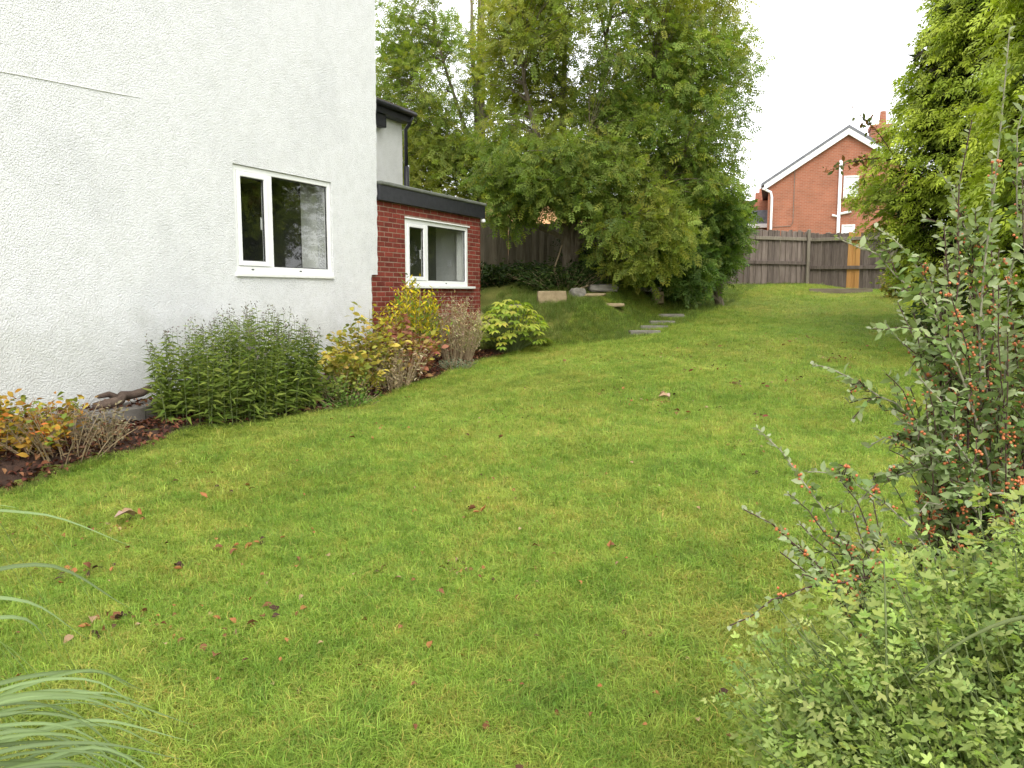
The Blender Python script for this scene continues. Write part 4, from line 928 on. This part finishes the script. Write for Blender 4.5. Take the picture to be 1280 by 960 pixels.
canes2 = [(bs2, at(946, 535, 2.2), (.06, 0, .12), .005, 3, .45), (bs2, at(930, 637, 2.1), (.04, 0, .16), .005, 4, .6), (bs2, at(985, 617, 2.3), (.05, 0, .14), .005, 4, .5), (at(1170, 740, 2.0), at(912, 782, 1.9), (0, 0, .07), .005, 2, .7),
          (bs2, at(1014, 705, 2.05), (.02, 0, .14), .005, 3, .5), (bs2, at(1091, 625, 2.1), (0, 0, .08), .004, 3, .5), (bs2, at(1066, 640, 2.15), (0, 0, .08), .004, 3, .5), (bs2, at(1120, 690, 2.05), (0, 0, .08), .004, 4, .6), (bs2, at(1000, 655, 2.15), (.03, 0, .14), .004, 5, .6), (bs2, at(1050, 600, 2.2), (.03, 0, .12), .004, 5, .6), (bs2, at(975, 690, 2.0), (.03, 0, .13), .004, 4, .5), (at(1170, 700, 2.1), at(1010, 590, 2.25), (0, 0, .06), .004, 4, .45), (bs2, at(1075, 680, 2.1), (.02, 0, .1), .004, 6, .7)]
berry_shrub('berry_shrub', 'low sprawling berried branches reaching over the lawn from the leafy rose', bs2, canes2, 12, (at(1040, 740, 2.1), at(1150, 680, 2.2)), 200, .028)

# ------------------------------------------------------------------ rose-like shrub with small pinnate leaves
def rose():
    base = np.array([.33, 1.55, 0]); base[2] = float(gz(base[0], base[1])); t = empty('rambling_rose', base, 'pale green rambling bush of small pinnate leaves filling the near corner', 'shrub')
    m = MB(); P = []; D = []; S = []; C = []
    # crown: surface given by outline points measured at their own depth
    def dome(u, v): return 1.28+.0006*(1280-u)+.00115*max(0, 960-v)
    for k_ in range(1400):
        while True:
            u = rng.uniform(890, 1420); v = rng.uniform(600, 1180)
            top = np.interp(u, [890, 930, 1000, 1060, 1130, 1200, 1280, 1420], [850, 800, 740, 705, 675, 645, 605, 600])
            left = np.interp(v, [760, 800, 870, 960, 1180], [960, 905, 900, 950, 1010])
            if v > top and u > left: break
        e = at(u, v, dome(u, v)*rng.uniform(.99, 1.17)); e -= base
        r0 = np.array([rng.normal(0, .08), rng.normal(0, .08), .0]); L = np.linalg.norm(e-r0)
        c_ = curve(r0, e, (0, 0, .1*L), 7)
        if k_ % 3 == 0: m.tube(c_, np.linspace(.004, .0012, 7), 4, False)
        nl = 13; s = rng.uniform(.62, 1.0, nl); pp = np.stack([np.interp(s, np.linspace(0, 1, 7), c_[:, q]) for q in range(3)], 1)+rng.normal(0, .022, (nl, 3))
        ax = (c_[-1]-c_[-3]); ax /= np.linalg.norm(ax); P.append(pp); D.append(ax*.55+rng.normal(0, .7, (nl, 3))+[0, 0, .1]); S.append(rng.uniform(.024, .048, nl))
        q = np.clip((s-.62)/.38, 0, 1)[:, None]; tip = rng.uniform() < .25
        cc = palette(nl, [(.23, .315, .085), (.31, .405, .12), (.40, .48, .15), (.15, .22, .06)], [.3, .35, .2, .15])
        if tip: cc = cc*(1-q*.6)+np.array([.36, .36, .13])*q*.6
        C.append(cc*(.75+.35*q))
    for (a, b, d0) in (((1290, 770), (1140, 850), 1.2), ((1110, 960), (1105, 700), 1.5), ((1190, 960), (1010, 800), 1.6), ((1040, 960), (990, 850), 1.55)):
        m.tube(curve(at(*a, d0)-base, at(*b, d0+.08)-base, (0, 0, .02), 7), np.linspace(.0036, .0015, 7), 5, False)
    m.build('stems', M['stemgreen'], t, True, kind='stuff')
    P = np.concatenate(P); D = np.concatenate(D); S = np.concatenate(S); C = np.concatenate(C)
    Fr = frames(D, np.array([0, 0, 1.])+.6*rand_dir(len(P)), rng.normal(0, .4, len(P))); pick = rng.uniform(0, 1, len(P)) < .6
    for (q, k_, ns) in ((pinnate(2, .46, .115, .16, True), pick, 180), (pinnate(3, .38, .085, .2, False), ~pick, 120)):
        leaves_of(t, 'leaf', q[0], q[1], P[k_], Fr[k_], S[k_], C[k_], M['leaf'], ns)
rose()

# ------------------------------------------------------------------ pampas grass in the near left corner
def pampas():
    base = np.array([-2.12, .7, 0]); base[2] = float(gz(base[0], base[1])); t = empty('pampas_grass', base, 'clump of long arching pale green grass blades in the near left corner', 'grass clump')
    def blade(ctrl, wd, c, roll=0.):
        pts = np.array(ctrl); n = 24; q = np.linspace(0, 1, n)
        ext_ = np.concatenate([[2*pts[0]-pts[1]], pts, [2*pts[-1]-pts[-2]]]); p = []
        for a in q*(len(pts)-1):          # Catmull-Rom through the controls
            k_ = min(int(a), len(pts)-2); f = a-k_; p0, p1, p2, p3 = ext_[k_:k_+4]
            p.append(.5*(2*p1+(p2-p0)*f+(2*p0-5*p1+4*p2-p3)*f*f+(3*p1-p0-3*p2+p3)*f**3))
        p = np.array(p)
        tn = np.gradient(p, axis=0); sd_ = np.cross(tn, [0, 0, 1.]); sd_ /= np.linalg.norm(sd_, axis=1, keepdims=True)+1e-9
        upv = np.cross(sd_, tn); upv /= np.linalg.norm(upv, axis=1, keepdims=True)+1e-9
        tw = (roll+np.linspace(0, rng.normal(0, .4), n))[:, None]; sd2 = sd_*np.cos(tw)+upv*np.sin(tw); up2 = upv*np.cos(tw)-sd_*np.sin(tw)
        wv = wd*np.clip(np.minimum(.55+1.5*q, 1)*(1-q**3.0), .03, 1)[:, None]
        V = np.stack([p-sd2*wv+up2*wv*.45, p, p+sd2*wv+up2*wv*.45], 1).reshape(-1, 3)-base; F = []
        for a in range(n-1):
            for b in range(2): k_ = a*3+b; F.append((k_, k_+1, k_+4, k_+3))
        cc = np.repeat(np.array(c)[None], len(V), 0); cc[1::3] *= 1.3
        obj('blade', np_mesh('blade', V, np.array(F), M['grassblade'], cc, True), t)
    # measured blades: (apex pixel, tip pixel, depth)
    meas = [((40, 642), (168, 684), 2.0), ((50, 706), (162, 760), 1.9), ((20, 750), (108, 798), 1.85), ((20, 772), (75, 830), 1.8), ((100, 838), (170, 862), 1.75), ((110, 850), (205, 915), 1.7), ((90, 872), (180, 905), 1.7), ((80, 895), (165, 955), 1.65), ((60, 905), (155, 945), 1.6), ((100, 878), (200, 925), 1.75)]
    for k_ in range(26):
        va = rng.uniform(835, 965); ua = rng.uniform(30, 120); meas.append(((ua, va), (ua+rng.uniform(70, 135), va+rng.uniform(14, 75)), rng.uniform(1.5, 1.8)))
    for (a, e, d) in meas:
        b0 = base+rng.normal(0, .06, 3)*[1, 1, 0]+[0, 0, .03]; a3 = at(*a, d); l3 = at(a[0]-150, a[1]+rng.uniform(10, 60), d*.97)
        wq = .0085 if a[1] < 790 else rng.uniform(.004, .007)
        blade([b0, b0*.45+l3*.55+np.array([-.03, 0, .1]), l3, a3, at(*e, d*1.05)], wq, np.array([.165, .225, .095])*rng.uniform(.65, 1.25), -.7+rng.normal(0, .25))
    for k_ in range(120):
        a = rng.uniform(.9, 5.6); L = rng.uniform(.55, 1.0); o = np.array([math.cos(a), math.sin(a), 0]); h = rng.uniform(.35, .85)
        b0 = base+rng.normal(0, .07, 3)*[1, 1, 0]; tip = b0+o*L+np.array([0, 0, h*rng.uniform(-.1, .5)]); midp = b0+o*L*.45+np.array([0, 0, h*1.5])
        if -.9 < a < 1.3: tip = b0+o*L*.82+np.array([0, 0, h*.25]); midp = b0+o*L*.35+np.array([0, 0, h*1.0])
        blade([b0, midp, tip], rng.uniform(.003, .005), np.array([.22, .3, .12])*rng.uniform(.7, 1.2) if rng.uniform() < .88 else np.array([.4, .34, .12]))
pampas()

# ------------------------------------------------------------------ stones, steps, timber, log
stone_spots = []
def rock(name, label, cat, loc, size, rot, mat, seed, group=None, rough=.12, n=3, soft=.16):
    r = np.random.default_rng(seed); import bmesh
    bm = bmesh.new(); bmesh.ops.create_cube(bm, size=1); bmesh.ops.subdivide_edges(bm, edges=bm.edges, cuts=n, use_grid_fill=True)
    ks = r.normal(size=(4, 3))*3; ph = r.uniform(0, 6, 4)
    for v in bm.verts:
        c = np.array(v.co); rr = np.linalg.norm(c); c = c*(1-soft*max(0, rr-.62)/.24)
        c = c*(1+rough*.5*sum(math.sin(k_ @ c*2+p) for k_, p in zip(ks, ph))/2)+r.normal(0, rough*.12, 3); v.co = c*np.array(size)
    stone_spots.append((loc[0], loc[1], size[0]/2, size[1]/2, rot[2]))
    me = bpy.data.meshes.new(name); bm.to_mesh(me); bm.free(); me.materials.append(mat)
    o = obj(name, me); o.location = [float(q) for q in loc]; o.rotation_euler = rot; return tag(o, label, cat, group)
def grd(u, v, t, dz): p = at(u, v, t); return (p[0], p[1], float(gz(p[0], p[1]))+dz)
rock('stone_block', 'squared sandstone block lying on the rockery edge near the extension', 'stone', grd(690, 372, 15.9, .09), (.58, .3, .25), (0, 0, .45), M['stone'], 1, None, .07, 3, .08)
rock('timber_offcut', 'short dark timber offcut lying left of the sandstone block', 'timber', grd(643, 384, 15.2, .06), (.34, .16, .12), (0, 0, .3), M['sleeper'], 2, None, .04)
rock('paving_stone', 'flat buff stone slab beside the timber offcut at the extension corner', 'stone', grd(615, 386, 14.8, .04), (.7, .35, .09), (0, 0, .4), M['stone'], 3, None, .08)
rock('paving_stone', 'flat grey stone slab on the rockery below the ash trunks', 'stone', grd(754, 374, 16.6, .06), (.6, .34, .15), (0.05, 0, .5), M['stone_grey'], 4)
rock('paving_stone', 'thin pale stone slab lying before the grey rockery slab', 'stone', grd(745, 379, 16.2, .03), (.42, .25, .07), (0, 0, .2), M['stone'], 5)
rock('paving_stone', 'long flat stone on the rockery near the bush', 'stone', grd(808, 368, 17.2, .08), (.62, .3, .1), (0, 0, .4), M['stone_grey'], 6)
rock('stone_block', 'small upright sandstone block at the end of the rockery by the bush', 'stone', grd(822, 367, 17.1, .12), (.26, .24, .26), (0, 0, .2), M['stone'], 7)
rock('stone_block', 'dark stone leaning behind the small upright block', 'stone', grd(822, 361, 17.8, .2), (.3, .22, .34), (0, .1, .5), M['stone_grey'], 8)
rock('stone_block', 'rounded dark stone half sunk between block and grey slab', 'stone', grd(722, 372, 16.3, .05), (.3, .24, .2), (0, 0, .9), M['stone_grey'], 9)
rock('stepping_stone', 'small flat stone lying in the grass below the grey slab', 'stone', grd(769, 388, 15.6, .05), (.36, .25, .07), (0, 0, .3), M['stone'], 10, None, .06)
nm = ['lowest', 'second', 'third', 'topmost']
for q, (u, v, t_, wd) in enumerate(((806, 409, 14.3, .55), (818, 400, 14.95, .52), (828, 392, 15.6, .5), (838, 384, 16.4, .55))):
    p = at(u, v, t_); g0 = float(gz(p[0], p[1]))
    rock('stone_step', '%s pale stone step set in the grass bank' % nm[q], 'step', (p[0], p[1], g0+.03), (wd, .24, .1), (0, 0, .42), M['stone_grey'], 20+q, 'stone steps up the bank', .04, 3, .05)
p = at(1050, 376, 21.6)
o = rock('timber_sleeper', 'long weathered timber sleeper edging the lawn before the patched fence', 'timber', (p[0], p[1], float(gz(p[0], p[1]))+.06), (1.6, .14, .22), (0, 0, .22), M['sleeper'], 31, None, .015, 4, .02)
# log on the paving
lg = empty('log', (WX+.24, 5.35, 0), 'crooked dark log lying on the slab strip by the white wall', 'log')
m = MB(); m.tube([(-.05, -.28, .03), (.03, -.17, .05), (.05, -.06, .07), (-.03, .03, .1), (-.01, .13, .1), (.04, .2, .12), (.03, .3, .15)], [.035, .05, .045, .05, .04, .042, .036], 8); m.build('trunk_piece', M['log'], lg, True)
m = MB(); m.tube([(0, -.02, .08), (-.06, -.1, .13), (-.05, -.22, .12)], [.035, .03, .02], 7); m.build('branch_stub', M['log'], lg, True)
# cane leaning against the trunk, dead branch on the rockery
p0 = np.array(grd(683, 343, 17.0, 0)); p1 = at(700, 313, 17.3)
ck = empty('garden_cane', p0, 'thin pale stick leaning against the ash trunk', 'stick'); m = MB(); m.tube(curve((0, 0, 0), (p1-p0)*1.15, (.02, 0, 0), 5), np.linspace(.022, .014, 5), 6); m.build('stick', M['twig'], ck)
p0 = np.array(grd(712, 373, 16.3, .05)); p1 = np.array(grd(745, 367, 16.6, .12)); ck = empty('dead_branch', p0, 'thin dead branch lying across the rockery stones', 'stick'); m = MB(); m.tube(curve((0, 0, 0), p1-p0, (0, 0, .04), 6), np.linspace(.018, .008, 6), 6); m.tube(curve((p1-p0)*.5, (p1-p0)*.8+[0, 0, .12], (0, 0, .01), 4), np.linspace(.008, .004, 4), 5); m.build('stick', M['twig'], ck)
# lantern on the fence behind
p0 = at(626, 279, 20.6); ln = empty('garden_lantern', p0, 'small black lantern on top of the dark board fence', 'lamp')
m = MB(); m.tube([(0, 0, -.05), (0, 0, .06)], .02, 7); m.build('stem', M['black'], ln)
m = MB(); m.tube([(0, 0, .06), (0, 0, .22)], [.05, .08], 6); m.build('lantern_body', M['glass'], ln)
m = MB(); m.tube([(0, 0, .22), (0, 0, .3), (0, 0, .34)], [.1, .03, .015], 6); m.build('cap', M['black'], ln)

# ------------------------------------------------------------------ fallen leaves and litter
tvs = [oval(.36, .16, .3), oval(.3, .22, -.2), oval(.42, .1, .4)]
dl = []
for q, (c, k_) in enumerate([((.19, .085, .045), 0), ((.34, .15, .06), 1), ((.07, .04, .03), 2), ((.33, .22, .13), 0), ((.22, .06, .05), 1), ((.42, .29, .23), 2)]):
    tv, tf = tvs[k_]; dl.append(np_mesh('fallen_leaf', tv, tf, M['dead'], np.repeat(np.array(c)[None], len(tv), 0)))
def drop(u, v, n, spread, kinds, size=.07):
    # find where the sight line through the measured spot meets the lawn
    for t in np.arange(1.5, 30, .02):
        p = at(u, v, t)
        if p[2] < gz(p[0], p[1])+.01: break
    for _ in range(n if n < 3 else int(n*1.5)):
        x, y = p[0]+rng.normal(0, spread), p[1]+rng.normal(0, spread*1.3)
        if x < edge_x(y)+.03: continue
        kq = int(rng.choice(kinds)); o = bpy.data.objects.new('fallen_leaf', dl[kq]); col.objects.link(o); o.location = (x, y, float(gz(x, y))+rng.uniform(.03, .05))
        o.rotation_euler = (rng.normal(0, .45), rng.normal(0, .45), rng.uniform(0, 6.3)); s = size*rng.uniform(.6, 1.3); o.scale = (s, s, s)
        cn = ['brown', 'rusty orange', 'blackish brown', 'buff', 'dark red', 'pale pinkish'][kq]; tag(o, 'curled %s fallen leaf lying on the lawn grass' % cn, 'leaf', cn+' fallen leaves on the lawn')
for (u, v, n, sp) in ((315, 686, 7, .06), (240, 714, 3, .03), (100, 722, 6, .07), (118, 790, 5, .05), (158, 777, 5, .05), (285, 795, 8, .07), (770, 490, 7, .08), (780, 504, 3, .06), (833, 498, 4, .05), (840, 520, 4, .08), (588, 648, 3, .03),
                      (480, 720, 2, .02), (870, 465, 5, .2), (940, 452, 8, .35), (985, 478, 5, .12), (1030, 452, 12, .22), (1060, 450, 10, .15), (1010, 435, 6, .3), (915, 485, 5, .12), (980, 427, 5, .3), (520, 490, 3, .1), (545, 460, 3, .15), (665, 515, 3, .06),
                      (690, 515, 3, .05), (510, 500, 2, .05), (430, 550, 3, .08), (290, 615, 4, .12), (630, 548, 2, .03), (170, 652, 2, .02), (360, 762, 2, .03), (950, 525, 3, .05), (765, 690, 2, .02), (960, 600, 2, .1), (250, 600, 3, .12), (700, 455, 3, .2), (810, 450, 4, .25), (860, 440, 5, .3), (1080, 440, 4, .2)):
    drop(u, v, n, sp, [0, 1, 2, 3, 1, 0, 2] if u < 850 else [4, 0, 4, 3, 2], .052)
for _ in range(30): drop(rng.uniform(10, 1000) if _ % 2 else rng.uniform(60, 560), rng.uniform(440, 880), 1, .02, [0, 1, 2, 3, 1, 0], .04)
for (u, v) in ((172, 651), (832, 497), (836, 500), (915, 484)): drop(u, v, 2, .015, [5, 3], .11)
cx = []
for _ in range(34):
    c_ = np.array([rng.uniform(-5.4, -.4), rng.uniform(2.4, 13)]); cx.append(c_+rng.normal(0, rng.uniform(.05, .4), (rng.integers(8, 34), 2)))
cx.append(np.stack([rng.uniform(-5.7, .3, 420), rng.uniform(2.2, 16, 420)], 1)); cx = np.concatenate(cx); cx = cx[cx[:, 0] > edge_x(cx[:, 1])+.03]; n_ = len(cx)
d = rand_dir(n_); d[:, 2] *= .4; tv, tf = oval(.4, .16, .3)
o = obj('leaf_crumbs', cloud_mesh('leaf_crumbs', tv, tf, np.stack([cx[:, 0], cx[:, 1], gz(cx[:, 0], cx[:, 1])+rng.uniform(.022, .045, n_)], 1), frames(d, np.array([0, 0, 1.])+.6*rand_dir(n_)), rng.uniform(.015, .04, n_), palette(n_, [(.2, .09, .045), (.33, .15, .06), (.09, .05, .03), (.33, .23, .13)]), M['dead']))
tag(o, 'small broken bits of brown dead leaf sprinkled over the lawn', 'leaf litter', None, 'stuff')
n_ = 5200; yy = rng.uniform(2.5, 12, n_); xx = WX+.02+(edge_x(yy)-WX-.05)*rng.uniform(0, 1, n_)**.9
zz = gz(xx, yy)+.03; zz = np.where(xx < WX+.47, np.maximum(zz, .012), zz); keep = ~((xx < WX+.47) & (xx > WX+.16) & (rng.uniform(0, 1, n_) < .72)); xx, yy, zz = xx[keep], yy[keep], zz[keep]; n_ = len(xx)
P = np.stack([xx, yy, zz+rng.uniform(0, .02, n_)], 1); d = rand_dir(n_); d[:, 2] *= .35; tv, tf = oval(.36, .14, .3)
o = obj('leaf_litter', cloud_mesh('leaf_litter', tv, tf, P, frames(d, np.array([0, 0, 1.])+.5*rand_dir(n_)), rng.uniform(.03, .075, n_), palette(n_, [(.10, .038, .026), (.15, .06, .034), (.06, .03, .022), (.22, .11, .055)], [.35, .25, .25, .15]), M['dead']))
tag(o, 'reddish brown fallen leaves littering the bed and slabs by the wall', 'leaf litter', None, 'stuff')

# ------------------------------------------------------------------ lawn grass (instanced tufts)
tcol = bpy.data.collections.new('grass_tuft_sources')
def tuft(nb, h0, h1, wd, spread, lean, mat, tint, seed):
    r = np.random.default_rng(seed); V = []; F = []; C = []
    for _ in range(nb):
        a = r.uniform(0, 6.283); b = np.array([r.normal(0, spread), r.normal(0, spread), -.012]); h = r.uniform(h0, h1); dr = np.array([math.cos(a), math.sin(a), 0]); l_ = abs(r.normal(lean, .3))
        side = np.array([-dr[1], dr[0], 0]); p1 = b+dr*h*.35*l_+np.array([0, 0, h*.6]); p2 = b+dr*h*l_+np.array([0, 0, h*max(.18, 1-.45*l_)]); n = len(V)
        V += [b-side*wd, b+side*wd, p1-side*wd*.8, p1+side*wd*.8, p2]; F += [(n, n+1, n+3), (n, n+3, n+2), (n+2, n+3, n+4)]
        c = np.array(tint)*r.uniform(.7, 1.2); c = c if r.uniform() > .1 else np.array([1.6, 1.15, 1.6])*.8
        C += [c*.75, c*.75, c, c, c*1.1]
    o = bpy.data.objects.new('grass_tuft', np_mesh('grass_tuft', np.array(V), np.array(F), mat, np.array(C))); tcol.objects.link(o)
def weed(seed, n, L, w_, tint, mat):
    r = np.random.default_rng(seed); tv, tf = oval(w_, .05, .2); V = []; F = []; C = []
    for q in range(n):
        a = r.uniform(0, 6.28); d = np.array([[math.cos(a), math.sin(a), r.uniform(.15, .7)]]); fr = frames(d, np.array([[0, 0, 1.]]))[0]; s = L*r.uniform(.6, 1.2)
        F.append(tf+len(V)*0+q*len(tv)); V.append((tv @ fr.T)*s+np.array([r.normal(0, .01), r.normal(0, .01), .0])); C += [np.array(tint)*r.uniform(.8, 1.2)]*len(tv)
    o = bpy.data.objects.new('grass_weed', np_mesh('grass_weed', np.concatenate(V), np.concatenate(F), mat, np.array(C))); tcol.objects.link(o)
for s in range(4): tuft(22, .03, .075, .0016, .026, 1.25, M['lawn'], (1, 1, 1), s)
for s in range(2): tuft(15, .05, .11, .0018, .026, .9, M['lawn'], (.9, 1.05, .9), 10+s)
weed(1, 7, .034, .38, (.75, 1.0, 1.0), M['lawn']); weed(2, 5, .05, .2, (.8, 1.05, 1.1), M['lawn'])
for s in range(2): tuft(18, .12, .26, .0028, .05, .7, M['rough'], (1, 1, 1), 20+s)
names = sorted([o.name for o in tcol.objects])
def kinds(prefix): return [i for i, n in enumerate(names) if n.startswith(prefix)]
order = {o.name: i for i, o in enumerate(sorted(tcol.objects, key=lambda o: o.name))}
tufts = [order[n] for n in names if 'tuft' in n]; weeds = [order[n] for n in names if 'weed' in n]
LOW, MID, TALL = tufts[:4], tufts[4:6], tufts[6:8]
def instancer(name, P, rot, scl, idx, label):
    me = bpy.data.meshes.new(name); me.vertices.add(len(P)); me.vertices.foreach_set('co', P.astype(np.float32).ravel())
    a = me.attributes.new('rot', 'FLOAT_VECTOR', 'POINT'); a.data.foreach_set('vector', rot.astype(np.float32).ravel())
    a = me.attributes.new('scl', 'FLOAT', 'POINT'); a.data.foreach_set('value', scl.astype(np.float32))
    a = me.attributes.new('idx', 'INT', 'POINT'); a.data.foreach_set('value', idx.astype(np.int32))
    o = obj(name, me); tag(o, label, 'grass', None, 'stuff')
    ng = bpy.data.node_groups.new(name+'_nodes', 'GeometryNodeTree')
    ng.interface.new_socket('Geometry', in_out='INPUT', socket_type='NodeSocketGeometry'); ng.interface.new_socket('Geometry', in_out='OUTPUT', socket_type='NodeSocketGeometry')
    gi = ng.nodes.new('NodeGroupInput'); go = ng.nodes.new('NodeGroupOutput'); ip = ng.nodes.new('GeometryNodeInstanceOnPoints')
    ci = ng.nodes.new('GeometryNodeCollectionInfo'); ci.inputs[0].default_value = tcol; ci.inputs['Separate Children'].default_value = True; ci.inputs['Reset Children'].default_value = True
    def na(n_, ty):
        x = ng.nodes.new('GeometryNodeInputNamedAttribute'); x.data_type = ty; x.inputs[0].default_value = n_; return x.outputs[0]
    er = ng.nodes.new('FunctionNodeEulerToRotation'); L = ng.links.new
    L(gi.outputs[0], ip.inputs['Points']); L(ci.outputs[0], ip.inputs['Instance']); ip.inputs['Pick Instance'].default_value = True
    L(na('idx', 'INT'), ip.inputs['Instance Index']); L(na('rot', 'FLOAT_VECTOR'), er.inputs[0]); L(er.outputs[0], ip.inputs['Rotation']); L(na('scl', 'FLOAT'), ip.inputs['Scale']); L(ip.outputs[0], go.inputs[0])
    md = o.modifiers.new('tufts', 'NODES'); md.node_group = ng
    return o
def off_stones(x, y, front=.22):
    k = np.ones(len(x), bool)
    for (sx, sy, a, b, rz) in stone_spots:
        c, s_ = math.cos(rz), math.sin(rz); dx, dy = x-sx, y-sy; p, q = dx*c+dy*s_, -dx*s_+dy*c
        k &= ~((np.abs(p) < a+.01) & (q < b+.02) & (q > -b-front))
    return k
def lawn_points(n, y0, y1, x0, x1):
    x = rng.uniform(x0, x1, n); y = rng.uniform(y0, y1, n); u, v, d = seen(np.stack([x, y, gz(x, y)], 1))
    k_ = (x > edge_x(y)-.02) & (d > .6) & (u > -150) & (u < 1430) & (v < 1150) & (d < 34)
    n_ = (FB-FA)/FL; nn = np.array([n_[1], -n_[0]]); dist = (x-FA[0])*nn[0]+(y-FA[1])*nn[1]; k_ &= (dist > .06) & (y < 25.6)
    k_ &= ~((x < -5.4) & (y > 13.2)); k_ &= off_stones(x, y, .05); return x[k_], y[k_], d[k_]
XL = []; YL = []
for (n, y0, y1, x0, x1) in ((95000, .6, 5.5, -6.2, 1.2), (105000, 5.5, 10.5, -6.2, 1.6), (75000, 10.5, 16.5, -6.4, 1.6), (62000, 16.5, 26, -6.5, 1.8)):
    x, y, d = lawn_points(n, y0, y1, x0, x1); XL.append(x); YL.append(y)
x = np.concatenate(XL); y = np.concatenate(YL); n_ = len(x)
pat = field(np.stack([x*1.3, y*1.3, 0*x], 1), 77)
rnd = rng.uniform(0, 1, n_); idx = np.where(rnd < .72+.1*pat, rng.choice(LOW, n_), rng.choice(MID, n_)); idx = np.where(rng.uniform(0, 1, n_) < .10+.05*field(np.stack([x*2, y*2, 0*x], 1), 31), rng.choice(weeds, n_), idx)
scl = rng.uniform(.75, 1.25, n_)*(1+.12*pat.clip(-1.5, 1.5)); dd = seen(np.stack([x, y, 0*x], 1))[2]; scl *= np.interp(dd, [2, 8, 24], [.9, .95, 1.15])
rot = np.stack([rng.normal(0, .18, n_), rng.normal(0, .18, n_), rng.uniform(0, 6.28, n_)], 1)
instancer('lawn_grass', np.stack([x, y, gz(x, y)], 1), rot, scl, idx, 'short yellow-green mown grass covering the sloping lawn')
print('lawn tufts', n_)
# rough grass on the bank, along the rockery, bed edge and fence foot
x = rng.uniform(-7.6, -2.2, 26000); y = rng.uniform(12.2, 25.5, 26000)
bank = (x < -3.9+.1*np.sin(3*y)) & (x > -7.2) & (y > 12.35+.35*np.clip(x+7, 0, 6)) & (y < 14.9+.25*(x+7))
u, v, d = seen(np.stack([x, y, gz(x, y)], 1)); steps = (np.abs(u-np.interp(v, [380, 412], [842, 806])) < 19) & (v < 416) & (v > 378)
n_ = (FB-FA)/FL; dist = (x-FA[0])*n_[1]-(y-FA[1])*n_[0]
foot = (dist > .05) & (dist < .35+.2*np.sin(2*x)) & (rng.uniform(0, 1, 26000) < .5)
back = (x < -3.6) & (y > 15.0) & (dist > .1) & (rng.uniform(0, 1, 26000) < .4)
k_ = (bank | foot | back) & off_stones(x, y) & (np.hypot(x+6.2, y-14.7) > .3); x, y = x[k_], y[k_]
xe = edge_x(ye := rng.uniform(2, 12.3, 900))+rng.normal(.02, .03, 900); x = np.concatenate([x, xe]); y = np.concatenate([y, ye]); n_ = len(x)
sc = np.where(x > -5.75, rng.uniform(.35, .85, n_), rng.uniform(.4, .85, n_)); sc[-900:] = rng.uniform(.25, .5, 900)
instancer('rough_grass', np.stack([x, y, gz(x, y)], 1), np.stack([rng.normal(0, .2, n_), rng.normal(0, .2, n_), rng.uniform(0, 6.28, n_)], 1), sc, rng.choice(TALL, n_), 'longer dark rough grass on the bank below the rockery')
bpy.context.view_layer.update()
